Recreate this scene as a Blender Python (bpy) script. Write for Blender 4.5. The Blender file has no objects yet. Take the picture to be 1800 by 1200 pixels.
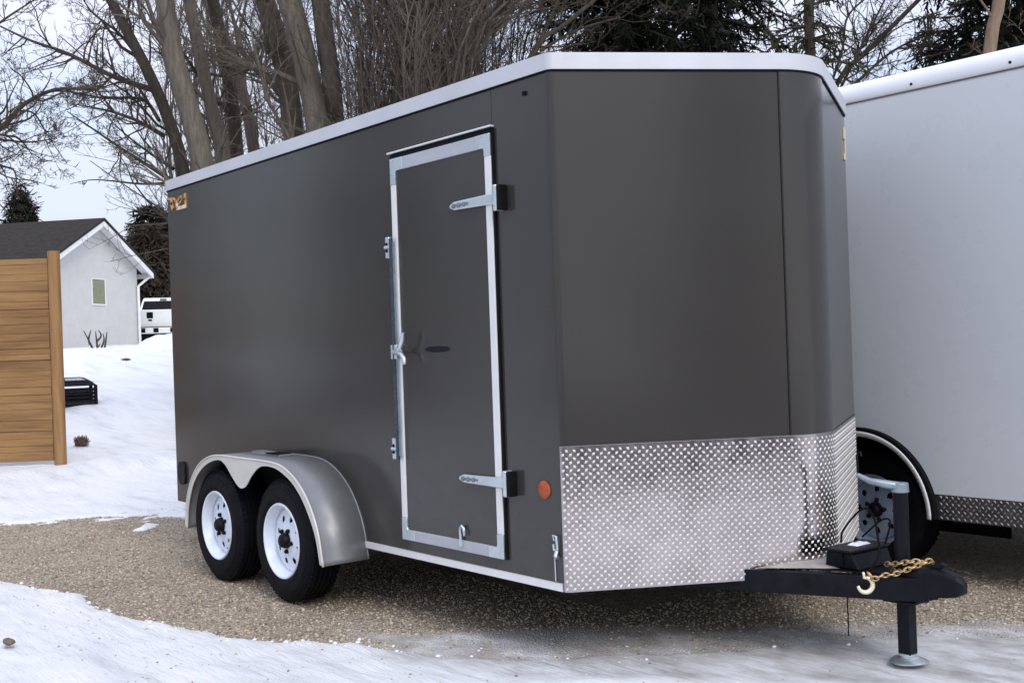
import bpy, math, random
from mathutils import Vector, Matrix, noise
random.seed(7)
R = math.radians
S = bpy.context.scene
COL = S.collection

# ------------------------------------------------------------------ camera
F_PX = 2028.5
CAM = Vector((3.6523, -3.1507, 1.3668))
YAW, PITCH, ROLL = 0.899, 0.0002, -0.0349
FW = Vector((-math.sin(YAW)*math.cos(PITCH), math.cos(YAW)*math.cos(PITCH), math.sin(PITCH)))
RT0 = Vector((math.cos(YAW), math.sin(YAW), 0))
UP0 = RT0.cross(FW)
RT = RT0*math.cos(ROLL) + UP0*math.sin(ROLL)
UP = -RT0*math.sin(ROLL) + UP0*math.cos(ROLL)
cd = bpy.data.cameras.new('camera'); cam = bpy.data.objects.new('camera', cd); COL.objects.link(cam)
cam.matrix_world = Matrix(((RT.x, UP.x, -FW.x, CAM.x), (RT.y, UP.y, -FW.y, CAM.y), (RT.z, UP.z, -FW.z, CAM.z), (0, 0, 0, 1)))
cd.sensor_width = 36; cd.lens = F_PX/1800*36; cd.clip_end = 2000; cd.clip_start = 0.05
S.camera = cam

def at(u, v, d):                      # the point seen at (u, v) of the photo, d metres deep
    return CAM + (FW + RT*((u-900)/F_PX) - UP*((v-600)/F_PX))*d

def sm(a, b, x):
    t = max(0.0, min(1.0, (x-a)/(b-a))); return t*t*(3-2*t)

def depth(x, y):
    return (Vector((x, y, CAM.z))-CAM).dot(FW)

def gz(x, y):                          # height of the land: level yard rising to a low bank in the distance
    d = depth(x, y)
    lat = (Vector((x, y, CAM.z))-CAM).dot(RT0)
    z = 1.62*sm(15.0, 35.0, d) 
    return z

# ------------------------------------------------------------------ materials
def new_mat(name):
    m = bpy.data.materials.new(name); m.use_nodes = True
    nt = m.node_tree; b = nt.nodes['Principled BSDF']
    return m, nt, b
def nd(nt, t, **kw):
    n = nt.nodes.new(t)
    for k, v in kw.items():
        if hasattr(n, k) and not isinstance(v, tuple): setattr(n, k, v)
        else: n.inputs[k].default_value = v
    return n
def texco(nt, scale=(1, 1, 1), kind='Object'):
    tc = nt.nodes.new('ShaderNodeTexCoord'); mp = nt.nodes.new('ShaderNodeMapping')
    mp.inputs['Scale'].default_value = scale
    nt.links.new(tc.outputs[kind], mp.inputs['Vector']); return mp.outputs['Vector']
def noise_n(nt, vec, scale, detail=4, rough=.55):
    n = nt.nodes.new('ShaderNodeTexNoise'); n.inputs['Scale'].default_value = scale
    n.inputs['Detail'].default_value = detail; n.inputs['Roughness'].default_value = rough
    nt.links.new(vec, n.inputs['Vector']); return n.outputs['Fac']
def ramp(nt, fac, stops):
    r = nt.nodes.new('ShaderNodeValToRGB'); e = r.color_ramp.elements
    while len(e) < len(stops): e.new(.5)
    for i, (p, c) in enumerate(stops):
        e[i].position = p; e[i].color = (*c, 1) if not isinstance(c, (int, float)) else (c, c, c, 1)
    nt.links.new(fac, r.inputs['Fac']); return r.outputs['Color']
def bump(nt, b, h, strength, dist=.01, prev=None):
    n = nt.nodes.new('ShaderNodeBump'); n.inputs['Strength'].default_value = strength
    n.inputs['Distance'].default_value = dist
    nt.links.new(h, n.inputs['Height'])
    if prev: nt.links.new(prev, n.inputs['Normal'])
    if b is not None: nt.links.new(n.outputs['Normal'], b.inputs['Normal'])
    return n.outputs['Normal']
def mixc(nt, f, a, c):
    m = nt.nodes.new('ShaderNodeMix'); m.data_type = 'RGBA'
    for s, i in ((f, 0), (a, 6), (c, 7)):
        if hasattr(s, 'is_output'): nt.links.new(s, m.inputs[i])
        elif i == 0: m.inputs[0].default_value = s
        else: m.inputs[i].default_value = (*s, 1)
    return m.outputs[2]
def simple(name, col, rough=.5, metal=0, var=.12, vscale=6, bs=0, bscale=60, coat=0, scale=(1, 1, 1), rvar=.08, spec=.5):
    m, nt, b = new_mat(name)
    v = texco(nt, scale)
    n = noise_n(nt, v, vscale, 5)
    lo = tuple(c*(1-var) for c in col); hi = tuple(min(1, c*(1+var)) for c in col)
    nt.links.new(ramp(nt, n, [(.3, lo), (.7, hi)]), b.inputs['Base Color'])
    n2 = noise_n(nt, v, vscale*3.3, 5)
    nt.links.new(ramp(nt, n2, [(.3, max(0, rough-rvar)), (.7, min(1, rough+rvar))]), b.inputs['Roughness'])
    b.inputs['Metallic'].default_value = metal
    b.inputs['Specular IOR Level'].default_value = spec
    if coat: b.inputs['Coat Weight'].default_value = coat; b.inputs['Coat Roughness'].default_value = .08
    if bs: bump(nt, b, noise_n(nt, v, bscale, 6), bs)
    return m

M = {}
def wavy(m, sc, st):
    nt = m.node_tree; b = nt.nodes['Principled BSDF']; prev = b.inputs['Normal'].links[0].from_socket if b.inputs['Normal'].links else None
    bump(nt, b, noise_n(nt, texco(nt), sc, 2, .5), st, .03, prev)
# charcoal painted sheet: slight waviness ("oil canning") plus faint road dust low down
def paint():
    m, nt, b = new_mat('charcoal_paint')
    v = texco(nt)
    n = noise_n(nt, v, 2.0, 2, .5)
    base = ramp(nt, n, [(.3, (.0375, .0345, .0320)), (.7, (.0405, .0375, .0350))])
    sep = nt.nodes.new('ShaderNodeSeparateXYZ'); nt.links.new(v, sep.inputs[0])
    mr = nd(nt, 'ShaderNodeMapRange'); mr.inputs['From Min'].default_value = .95; mr.inputs['From Max'].default_value = .35
    nt.links.new(sep.outputs['Z'], mr.inputs['Value'])
    mu = nd(nt, 'ShaderNodeMath', operation='MULTIPLY'); nt.links.new(mr.outputs[0], mu.inputs[0])
    nt.links.new(ramp(nt, noise_n(nt, v, 9, 7, .7), [(.35, 0.0), (.75, .45)]), mu.inputs[1])
    nt.links.new(mixc(nt, mu.outputs[0], base, (.075, .072, .068)), b.inputs['Base Color'])
    nt.links.new(ramp(nt, noise_n(nt, v, 1.2, 1, .4), [(.3, .17), (.7, .20)]), b.inputs['Roughness'])
    b.inputs['Specular IOR Level'].default_value = .42
    vv = texco(nt, (1.2, 1.2, .5))
    h = noise_n(nt, vv, 1.6, 1, .4)
    p = bump(nt, None, h, .12, .02)
    nt.links.new(p, b.inputs['Normal'])
    return m
M['paint'] = paint()
M['alu'] = simple('brushed_aluminium', (.74, .74, .74), .42, .25, .05, 8, .01, 60)
M['cap'] = simple('white_roof_trim', (.56, .57, .61), .45, .25, .06, 3, .01, 40)
M['steel'] = simple('zinc_steel', (.56, .62, .66), .34, .8, .10, 9, .012, 60)
M['guard'] = simple('tread_plate_metal', (.43, .385, .375), .17, 1.0, .15, 7, .05, 50, rvar=.06)
M['loz'] = simple('tread_plate_lugs', (.78, .76, .73), .32, .5, .06, 20)
M['fender'] = simple('fender_metal', (.21, .214, .225), .46, .4, .08, 5, .01, 40)
M['fenderlip'] = simple('fender_bright_lip', (.62, .60, .57), .40, .25, .06, 6)
M['black'] = simple('black_frame_paint', (.006, .0065, .010), .45, 0, .4, 12, .05, 60, spec=.15)
M['matte'] = simple('black_rubber', (.006, .006, .007), .75, 0, .3, 20, .03, 80, spec=.1)
M['tyre'] = simple('tyre_rubber', (.0055, .006, .009), .62, 0, .35, 14, .04, 80, spec=.12)
M['rim'] = simple('white_rim_paint', (.70, .76, .86), .35, 0, .07, 14, .02, 80)
M['gold'] = simple('yellow_zinc', (.52, .36, .18), .45, .8, .5, 50)
M['amber'] = simple('orange_lens', (.36, .07, .018), .35, 0, .2, 60, .3, 200)
M['copper'] = simple('copper_letters', (.62, .33, .12), .35, .4, .35, 60)
M['copper_pale'] = simple('pale_gold_letters', (.80, .66, .45), .35, .2, .15, 60)
M['white_skin'] = simple('white_trailer_sheet', (.60, .63, .66), .30, 0, .012, 1.2, .06, 2)
M['white_cap'] = simple('white_trailer_trim', (.82, .83, .87), .4, .1, .04, 4)
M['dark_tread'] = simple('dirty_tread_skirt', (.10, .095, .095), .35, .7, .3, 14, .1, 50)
M['siding'] = None
M['jacksteel'] = simple('shaded_zinc', (.26, .31, .34), .42, .6, .2, 14)  # zinc colour darkened for the shade on jack cap and crank
wavy(M['guard'], 2.6, .14); wavy(M['white_skin'], 1.1, .10)
M['shadow_rim'] = simple('grey_steel_rim', (.30, .36, .46), .45, .2, .15, 14)  # rim colour darkened for the shade inside the wheel arch
M['glass'] = simple('dark_glass', (.004, .005, .006), .5, 0, .2, 5, spec=.1)
M['truck'] = simple('white_truck_paint', (.70, .71, .70), .3, 0, .04, 5, coat=.4)
M['olive'] = simple('olive_window_blind', (.17, .19, .10), .4, 0, .12, 6)
M['trimwhite'] = simple('white_trim', (.68, .69, .68), .5, 0, .06, 9)
M['red'] = simple('red_lens', (.3, .01, .01), .2)

def siding():
    m, nt, b = new_mat('white_siding')
    v = texco(nt); n = noise_n(nt, v, 2.5, 6, .6)
    nt.links.new(ramp(nt, n, [(.3, (.48, .475, .45)), (.7, (.53, .525, .50))]), b.inputs['Base Color'])
    b.inputs['Roughness'].default_value = .65
    w = nd(nt, 'ShaderNodeTexWave', bands_direction='Z', wave_profile='SAW'); w.inputs['Scale'].default_value = 1.6
    nt.links.new(v, w.inputs['Vector']); bump(nt, b, w.outputs['Fac'], .5, .012)
    return m
M['siding'] = siding()
def shingle():
    m, nt, b = new_mat('dark_shingles')
    v = texco(nt, (3, 3, 7)); vo = nd(nt, 'ShaderNodeTexVoronoi'); vo.inputs['Scale'].default_value = 3
    nt.links.new(v, vo.inputs['Vector'])
    nt.links.new(ramp(nt, vo.outputs['Color'], [(.1, (.018, .015, .013)), (.9, (.032, .027, .023))]), b.inputs['Base Color'])
    b.inputs['Roughness'].default_value = .85; b.inputs['Specular IOR Level'].default_value = .2
    bump(nt, b, vo.outputs['Distance'], .4, .02)
    return m
M['shingle'] = shingle()
def wood():
    m, nt, b = new_mat('cedar_wood')
    v = texco(nt, (.9, .9, 14)); n = noise_n(nt, v, 2.2, 8, .65)
    v2 = texco(nt, (.6, .6, 6.6)); n2 = noise_n(nt, v2, 1.0, 2, .5)
    a = ramp(nt, n, [(.28, (.085, .040, .013)), (.45, (.21, .105, .034)), (.75, (.33, .185, .068))])
    c = ramp(nt, n2, [(.35, (.15, .075, .026)), (.65, (.36, .21, .080))])
    nt.links.new(mixc(nt, .45, a, c), b.inputs['Base Color'])
    b.inputs['Roughness'].default_value = .7; bump(nt, b, n, .5, .01)
    return m
M['wood'] = wood()
def woodpost():
    m, nt, b = new_mat('cedar_post')
    v = texco(nt, (9, 9, .6)); n = noise_n(nt, v, 2.2, 8, .65)
    nt.links.new(ramp(nt, n, [(.25, (.17, .085, .030)), (.5, (.28, .150, .056)), (.8, (.35, .20, .078))]), b.inputs['Base Color'])
    b.inputs['Roughness'].default_value = .65; bump(nt, b, n, .5, .01)
    return m
M['post'] = woodpost()
def bark(name, a, c, sc=10):
    m, nt, b = new_mat(name)
    v = texco(nt, (sc, sc, sc*.16)); n = noise_n(nt, v, 2.0, 8, .7)
    n2 = noise_n(nt, texco(nt), .8, 3)
    k = ramp(nt, n, [(.33, a), (.66, c)])
    nt.links.new(mixc(nt, n2, k, tuple((p+q)*.42 for p, q in zip(a, c))), b.inputs['Base Color'])
    b.inputs['Roughness'].default_value = .9; b.inputs['Specular IOR Level'].default_value = .15
    bump(nt, b, n, .9, .03)
    return m
M['bark_grey'] = bark('grey_bark', (.060, .052, .040), (.24, .21, .172))
M['bark_dark'] = bark('dark_bark', (.030, .025, .021), (.12, .10, .082))
M['bark_brown'] = bark('brown_bark', (.050, .041, .034), (.20, .165, .138), 14)
M['bark_tan'] = bark('tan_bark', (.16, .11, .075), (.34, .25, .18))
def needle(name, a, c):
    m, nt, b = new_mat(name)
    n = noise_n(nt, texco(nt), 2.2, 3)
    nt.links.new(ramp(nt, n, [(.3, a), (.7, c)]), b.inputs['Base Color'])
    b.inputs['Roughness'].default_value = .8; b.inputs['Specular IOR Level'].default_value = .15
    return m
M['needle'] = needle('spruce_needles', (.004, .005, .0035), (.013, .016, .009))
M['needle_olive'] = needle('cedar_sprays', (.018, .021, .009), (.050, .052, .020))
M['dry'] = needle('dry_brown_foliage', (.09, .06, .04), (.20, .15, .11))
M['snow'] = simple('fresh_snow', (.80, .82, .87), .6, 0, .04, 4, .4, 30)
M['slush'] = simple('dirty_slush', (.36, .33, .30), .6, 0, .35, 12, .7, 40)
M['stone'] = simple('brown_stone', (.16, .12, .09), .8, 0, .4, 20, .6, 30)

# ------------------------------------------------------------------ mesh builder
class MB:
    def __init__(s): s.v = []; s.f = []; s.mi = []; s.cur = 0
    def face(s, idx): s.f.append(idx); s.mi.append(s.cur)
    def add(s, vs, fs):
        b = len(s.v); s.v.extend([tuple(p) for p in vs])
        for f in fs: s.face([i+b for i in f])
    def box(s, x0, x1, y0, y1, z0, z1, mat=None):
        vs = [Vector(p) for p in ((x0,y0,z0),(x1,y0,z0),(x1,y1,z0),(x0,y1,z0),(x0,y0,z1),(x1,y0,z1),(x1,y1,z1),(x0,y1,z1))]
        if mat: vs = [mat @ p for p in vs]
        s.add(vs, [(0,3,2,1),(4,5,6,7),(0,1,5,4),(1,2,6,5),(2,3,7,6),(3,0,4,7)])
    def prism(s, pts, z0, z1):                     # pts counter-clockwise in plan
        n = len(pts); s.add([(x,y,z0) for x,y in pts]+[(x,y,z1) for x,y in pts],
            [tuple(range(n-1,-1,-1)), tuple(range(n,2*n))]+[(i,(i+1)%n,(i+1)%n+n,i+n) for i in range(n)])
    def prism_y(s, pts, y0, y1):                   # pts (x,z)
        n = len(pts); s.add([(x,y0,z) for x,z in pts]+[(x,y1,z) for x,z in pts],
            [tuple(range(n)), tuple(range(2*n-1,n-1,-1))]+[((i+1)%n,i,i+n,(i+1)%n+n) for i in range(n)])
    def tube(s, pts, rad, n=6, cap=True):
        pts = [Vector(p) for p in pts]
        if not hasattr(rad, '__len__'): rad = [rad]*len(pts)
        b = len(s.v); u = None
        for i, p in enumerate(pts):
            t = (pts[min(i+1, len(pts)-1)]-pts[max(i-1, 0)])
            if t.length < 1e-9: t = Vector((0,0,1))
            t.normalize()
            if u is None: u = t.orthogonal().normalized()
            else:
                u = u - t*u.dot(t)
                if u.length < 1e-6: u = t.orthogonal()
                u.normalize()
            w = t.cross(u); r = rad[i]
            for k in range(n):
                a = 2*math.pi*k/n; q = p + (u*math.cos(a)+w*math.sin(a))*r
                s.v.append((q.x, q.y, q.z))
        for i in range(len(pts)-1):
            for k in range(n):
                a = b+i*n+k; c = b+i*n+(k+1)%n
                s.face([a, c, c+n, a+n])
        if cap:
            s.face([b+k for k in range(n-1,-1,-1)]); e = b+(len(pts)-1)*n; s.face([e+k for k in range(n)])
    def lathe_y(s, prof, cx, cz, n=64, closed=False):   # prof (r, y)
        b = len(s.v)
        for r, y in prof:
            for k in range(n):
                a = 2*math.pi*k/n; s.v.append((cx+r*math.cos(a), y, cz+r*math.sin(a)))
        m = len(prof)
        for i in range(m if closed else m-1):
            j = (i+1) % m
            for k in range(n):
                s.face([b+i*n+k, b+j*n+k, b+j*n+(k+1)%n, b+i*n+(k+1)%n])
    def build(s, name, mats, parent=None, smooth=False, bevel=0, solid=0, angle=None):
        me = bpy.data.meshes.new(name); me.from_pydata(s.v, [], s.f)
        if not isinstance(mats, (list, tuple)): mats = [mats]
        for m in mats: me.materials.append(m)
        if len(mats) > 1: me.polygons.foreach_set('material_index', s.mi)
        if smooth: me.polygons.foreach_set('use_smooth', [True]*len(me.polygons))
        if angle: 
            me.polygons.foreach_set('use_smooth', [True]*len(me.polygons)); me.set_sharp_from_angle(angle=R(angle))
        me.update()
        o = bpy.data.objects.new(name, me); COL.objects.link(o)
        if parent: o.parent = parent
        if solid:
            d = o.modifiers.new('solid', 'SOLIDIFY'); d.thickness = solid; d.offset = 0
        if bevel:
            d = o.modifiers.new('bevel', 'BEVEL'); d.width = bevel; d.segments = 2; d.limit_method = 'ANGLE'; d.angle_limit = R(40)
        return o
def split_build(mb, name, mats, parent=None, **k):      # one object per connected piece
    n = len(mb.v); p = list(range(n))
    def find(a):
        while p[a] != a: p[a] = p[p[a]]; a = p[a]
        return a
    for f in mb.f:
        for i in f[1:]: p[find(i)] = find(f[0])
    G_ = {}
    for f, m_ in zip(mb.f, mb.mi): G_.setdefault(find(f[0]), []).append((f, m_))
    out = []
    for fs in G_.values():
        q = MB(); mp_ = {}
        for f, m_ in fs:
            q.cur = m_; idx = []
            for i in f:
                if i not in mp_: mp_[i] = len(q.v); q.v.append(mb.v[i])
                idx.append(mp_[i])
            q.face(idx)
        out.append(q.build(name, mats, parent, **k))
    return out
def tag(o, label=None, cat=None, group=None, kind=None):
    if label: o['label'] = label
    if cat: o['category'] = cat
    if group: o['group'] = group
    if kind: o['kind'] = kind
    return o
def empty(name, loc=(0,0,0), label=None, cat=None, group=None):
    o = bpy.data.objects.new(name, None); COL.objects.link(o); o.location = loc; o.empty_display_size = .2
    return tag(o, label, cat, group)
def rel(o, parent):                      # keep world placement when the parent Empty is moved off the origin
    o.parent = parent; o.matrix_parent_inverse = Matrix.Translation(-Vector(parent.location)); return o

# ================================================================== GROUND
gravel_poly = [(-16,-4.4),(-9.5,-1.6),(-6.64,-.52),(-5.96,.74),(-5.6,3.5),(-5.5,9),(6,9),(5,3.4),(2.2,2.5),(1.25,1.95),(.75,1.5),(.45,.95),
               (.12,.42),(-.33,-.05),(-.975,-.41),(-1.26,-.62),(-1.6,-.84),(-2.28,-.96),(-3.07,-1.05),(-3.85,-1.25),(-6,-2.6),(-9,-4.6),(-16,-8)]
slush_poly = [(-1.2,-.3),(-.6,-.36),(.0,-.12),(.64,.44),(1.25,.98),(2.3,1.6),(3.2,2.4),(2.6,3.0),(1.2,2.2),(.3,1.3),(-.5,.5)]
def sdpoly(P, x, y):
    d = 1e9; ins = False; n = len(P); j = n-1
    for i in range(n):
        xi, yi = P[i]; xj, yj = P[j]
        ex, ey = xj-xi, yj-yi; wx, wy = x-xi, y-yi
        t = max(0, min(1, (wx*ex+wy*ey)/(ex*ex+ey*ey)))
        dx, dy = wx-ex*t, wy-ey*t
        d = min(d, dx*dx+dy*dy)
        if (yi > y) != (yj > y) and x < (xj-xi)*(y-yi)/(yj-yi)+xi: ins = not ins
        j = i
    d = math.sqrt(d); return -d if ins else d
def fbm(x, y, s, o=4, seed=0.0):
    return noise.fractal(Vector((x*s+seed, y*s-seed, seed)), 1.0, 2.0, o)
def snow_at(x, y):
    """(snow cover 0..1, slush 0..1)"""
    if abs(x) > 26 or abs(y) > 26: return 1.0, 0.0
    d = sdpoly(gravel_poly, x, y) + .10*fbm(x, y, 1.1, 5, 3.1) + .035*fbm(x, y, 6, 3, 8.1)
    s = sm(-.03, .07, d)
    # far edge of the gravel breaks into patches
    db = depth(x, y)
    if db > 8: s = max(s, sm(.05, .5, fbm(x, y, 2.2, 4, 9)+ (d+.35)*.9))
    sl = sm(.16, -.12, sdpoly(slush_poly, x, y) + .10*fbm(x, y, 2.4, 4, 5.5))
    # driveway behind the photographer is bare again
    if db < .6: s *= sm(-.7, -.1, db + .35*fbm(x, y, .7, 3, 2))
    return s, sl
def axis(lo, hi, step, far):
    a = []; v = lo
    while v < hi: a.append(v); v += step
    L = []; g = step; v = lo
    while v > -far: g = min(g*1.12, 60); v -= g; L.append(v)
    H = []; g = step; v = a[-1]
    while v < far: g = min(g*1.12, 60); v += g; H.append(v)
    return L[::-1]+a+H
xs = axis(-7.5, 2.0, .035, 600); ys = axis(-2.6, 3.2, .035, 600)
gv = []; gsn = []; gsl = []; grd = []
def ground_z(x, y, s, sl):
    z = gz(x, y)
    if abs(x) < 40 and abs(y) < 40:
        z += s*(.030 + .030*fbm(x, y, .9, 4, 1.0) + .010*fbm(x, y, 5, 3, 4.0))*(1-.75*sl)
        z += .012*fbm(x, y, .6, 3, 6)*(1-s)
        z += .10*sm(.1, .5, fbm(x, y, .35, 3, 12))*sm(9, 13, depth(x, y))
    return z-.02
for y in ys:
    for x in xs:
        s, sl = snow_at(x, y); gsn.append(s); gsl.append(sl); grd.append(sm(.4, -.3, depth(x, y)))
        gv.append((x, y, ground_z(x, y, s, sl)))
nx = len(xs); gf = [(j*nx+i, j*nx+i+1, (j+1)*nx+i+1, (j+1)*nx+i) for j in range(len(ys)-1) for i in range(nx-1)]
me = bpy.data.meshes.new('ground'); me.from_pydata(gv, [], gf)
for nm, arr in (('snow', gsn), ('slush', gsl), ('road', grd)):
    at_ = me.attributes.new(nm, 'FLOAT', 'POINT'); at_.data.foreach_set('value', arr)
me.polygons.foreach_set('use_smooth', [True]*len(me.polygons))
ground = bpy.data.objects.new('ground', me); COL.objects.link(ground); ground['kind'] = 'structure'
def ground_mat():
    m, nt, b = new_mat('snow_and_gravel'); L = nt.links.new
    v = texco(nt)
    sn = nd(nt, 'ShaderNodeAttribute', attribute_name='snow').outputs['Fac']
    sl = nd(nt, 'ShaderNodeAttribute', attribute_name='slush').outputs['Fac']
    # gravel
    vo = nd(nt, 'ShaderNodeTexVoronoi'); vo.inputs['Scale'].default_value = 95; L(v, vo.inputs['Vector'])
    hs = nt.nodes.new('ShaderNodeSeparateColor'); L(vo.outputs['Color'], hs.inputs[0])
    gc = ramp(nt, hs.outputs[0], [(0, (.15, .115, .082)), (.3, (.32, .26, .19)), (.7, (.46, .39, .30)), (1, (.60, .54, .45))])
    big = noise_n(nt, v, 1.4, 5, .6)
    gc = mixc(nt, ramp(nt, big, [(.35, 0), (.7, .5)]), gc, (.19, .135, .09))
    rd = nd(nt, 'ShaderNodeAttribute', attribute_name='road').outputs['Fac']
    gc = mixc(nt, rd, gc, (.032, .026, .025))
    # snow
    vs = texco(nt, (.30, 1.7, 1)); vs.node.inputs['Rotation'].default_value = (0, 0, -math.atan2(RT0.y, RT0.x)); vs.node.vector_type = 'POINT'; st = noise_n(nt, vs, 2.2, 8, .62)
    sc = ramp(nt, st, [(.28, (.64, .665, .70)), (.46, (.82, .83, .85)), (.70, (.90, .90, .915))])
    dirt = ramp(nt, noise_n(nt, vs, 2.6, 10, .74), [(.55, 0), (.74, .45)])
    sc = mixc(nt, dirt, sc, (.40, .37, .33))
    fleck = ramp(nt, noise_n(nt, v, 26, 3, .5), [(.70, 0), (.78, .5)])
    sc = mixc(nt, fleck, sc, (.30, .25, .20))
    slc = ramp(nt, noise_n(nt, texco(nt, (.7, 1.3, 1)), 4, 9, .7), [(.26, (.20, .185, .175)), (.44, (.48, .465, .455)), (.64, (.80, .80, .815))])
    # ragged edge
    nn = noise_n(nt, v, 30, 5, .7)
    ad = nd(nt, 'ShaderNodeMath', operation='ADD'); L(sn, ad.inputs[0])
    sb = nd(nt, 'ShaderNodeMath', operation='SUBTRACT'); L(nn, sb.inputs[0]); sb.inputs[1].default_value = .5
    ml = nd(nt, 'ShaderNodeMath', operation='MULTIPLY'); L(sb.outputs[0], ml.inputs[0]); ml.inputs[1].default_value = .9
    L(ml.outputs[0], ad.inputs[1])
    mask = ramp(nt, ad.outputs[0], [(.38, 0), (.58, 1)])
    c = mixc(nt, mask, gc, sc)
    slm = nd(nt, 'ShaderNodeMath', operation='MULTIPLY'); L(sl, slm.inputs[0])
    L(ramp(nt, noise_n(nt, v, 3.0, 6, .6), [(.25, .45), (.6, 1)]), slm.inputs[1])
    c = mixc(nt, slm.outputs[0], c, slc)
    L(c, b.inputs['Base Color'])
    L(ramp(nt, mask, [(0, .85), (1, .5)]), b.inputs['Roughness'])
    # bumps
    inv = nd(nt, 'ShaderNodeMath', operation='SUBTRACT'); inv.inputs[0].default_value = 1; L(mask, inv.inputs[1])
    hg = nd(nt, 'ShaderNodeMath', operation='MULTIPLY'); L(vo.outputs['Distance'], hg.inputs[0]); L(inv.outputs[0], hg.inputs[1])
    p = bump(nt, None, hg.outputs[0], .9, .012)
    hsn = nd(nt, 'ShaderNodeMath', operation='MULTIPLY'); L(noise_n(nt, vs, 9, 9, .68), hsn.inputs[0]); L(mask, hsn.inputs[1])
    p = bump(nt, None, hsn.outputs[0], .7, .055, p)
    bump(nt, b, noise_n(nt, v, 60, 5, .6), .35, .008, p)
    return m
me.materials.append(ground_mat())

# loose pebbles over the gravel (uncountable)
def pebbles():
    mb = MB(); rnd = random.Random(3); n = 0
    ico = [(0,0,1),(.9,0,.35),(.28,.85,.3),(-.72,.53,.35),(-.72,-.53,.3),(.28,-.85,.35),(.5,.4,-.5),(-.5,.4,-.5),(0,-.6,-.5)]
    fc = [(0,1,2),(0,2,3),(0,3,4),(0,4,5),(0,5,1),(1,6,2),(2,6,7),(2,7,3),(3,7,4),(4,7,8),(4,8,5),(5,8,1),(1,8,6)]
    while n < 38000:
        x = -6.4+rnd.random()**.8*7.6; y = -1.5+rnd.random()*4.4
        if -4.0 < x < -.6 and .9 < y < 2.0: continue
        s, sl = snow_at(x, y)
        if s > .45 and rnd.random() > .03: continue
        if sl > .5 and rnd.random() > .15: continue
        n += 1
        r = rnd.choice((.004, .005, .0065, .009)) * (.7+.6*rnd.random())
        a = rnd.random()*6.28; ca, sa = math.cos(a)*r, math.sin(a)*r; e = .6+.5*rnd.random()
        z = ground_z(x, y, s, sl)+r*.15
        mb.cur = rnd.choice((0,0,1,1,1,2,3))
        mb.add([(x+ca*px-sa*py*e, y+sa*px+ca*py*e, z+pz*r*.7) for px,py,pz in ico], fc)
    mats = [simple('pebble_a', (.36,.29,.21), .8, 0, .3, 60), simple('pebble_b', (.50,.43,.33), .8, 0, .3, 60), simple('pebble_c', (.60,.54,.46), .8, 0, .2, 60), simple('pebble_d', (.18,.15,.12), .8, 0, .3, 60)]
    o = mb.build('gravel_stones', mats)
    tag(o, 'loose tan gravel stones spread on the driveway around the trailer wheels', 'gravel', kind='stuff')
pebbles()

def crumbs():
    rnd = random.Random(9)
    def blob(mb, x, y, z, r, sq):
        b = len(mb.v); sd = rnd.random()*50
        for i in range(5):
            for j in range(7):
                th = math.pi*(i+.02)/4.04; ph = 2*math.pi*j/7; k = r*(1+.45*noise.noise(Vector((i*.8+sd, j*.8, sd))))
                mb.v.append((x+k*math.sin(th)*math.cos(ph), y+k*math.sin(th)*math.sin(ph), z+k*sq*math.cos(th)))
        for i in range(4):
            for j in range(7): mb.face([b+i*7+j, b+i*7+(j+1)%7, b+(i+1)*7+(j+1)%7, b+(i+1)*7+j])
    mb = MB(); n = 0
    while n < 420:
        x = rnd.uniform(-7, 1.6); y = rnd.uniform(-2.4, 1.6); s, sl = snow_at(x, y)
        d = sdpoly(gravel_poly, x, y)
        if d < -.04-.10*rnd.random()**3 or d > .02+.1*rnd.random() or depth(x, y) < 4 or (sl > .3 and rnd.random() > .25): continue
        r = .003+.012*rnd.random()**3; n += 1
        blob(mb, x, y, ground_z(x, y, s, sl)+r*.3, r, .6)
    tag(mb.build('snow_crumbs', M['snow'], None, smooth=True), 'small crumbs of broken snow scattered along the gravel edge', 'snow crumbs', kind='stuff')
crumbs()

# ================================================================== GREY TRAILER
L_, W_ = 4.117, 2.046
ZB, ZT, ZC, ZA = .343, 2.499, 2.566, .921
TH = 1.0501
NX = (W_/2)/math.tan(TH)
NR = .30
def outline(off=0.0, seg=8, rr=None, base=None):
    if base is None: base = [(-L_,0),(0,0),(NX,W_/2),(0,W_),(-L_,W_)]; rr = rr or [.012,.03,NR,.03,.012]
    n = len(base); P = []
    for i in range(n):                                   # mitred offset
        a = Vector(base[i-1]); b_ = Vector(base[i]); c = Vector(base[(i+1)%n])
        d1 = (b_-a).normalized(); d2 = (c-b_).normalized()
        n1 = Vector((d1.y,-d1.x)); n2 = Vector((d2.y,-d2.x))
        m = (n1+n2); m = m/ (m.dot(n1)); P.append(b_+m*off)
    out = []
    for i in range(n):
        a, b_, c = P[i-1], P[i], P[(i+1)%n]
        d1 = (b_-a).normalized(); d2 = (c-b_).normalized()
        ang = math.acos(max(-1, min(1, d1.dot(d2)))); r = max(.001, rr[i]+off); t = r*math.tan(ang/2)
        s0 = b_-d1*t; cen = s0+Vector((-d1.y, d1.x))*r
        k = max(3, int(seg*ang/.5))
        for j in range(k+1):
            th = ang*j/k; v0 = s0-cen
            out.append((cen.x+v0.x*math.cos(th)-v0.y*math.sin(th), cen.y+v0.x*math.sin(th)+v0.y*math.cos(th)))
    return out
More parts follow.
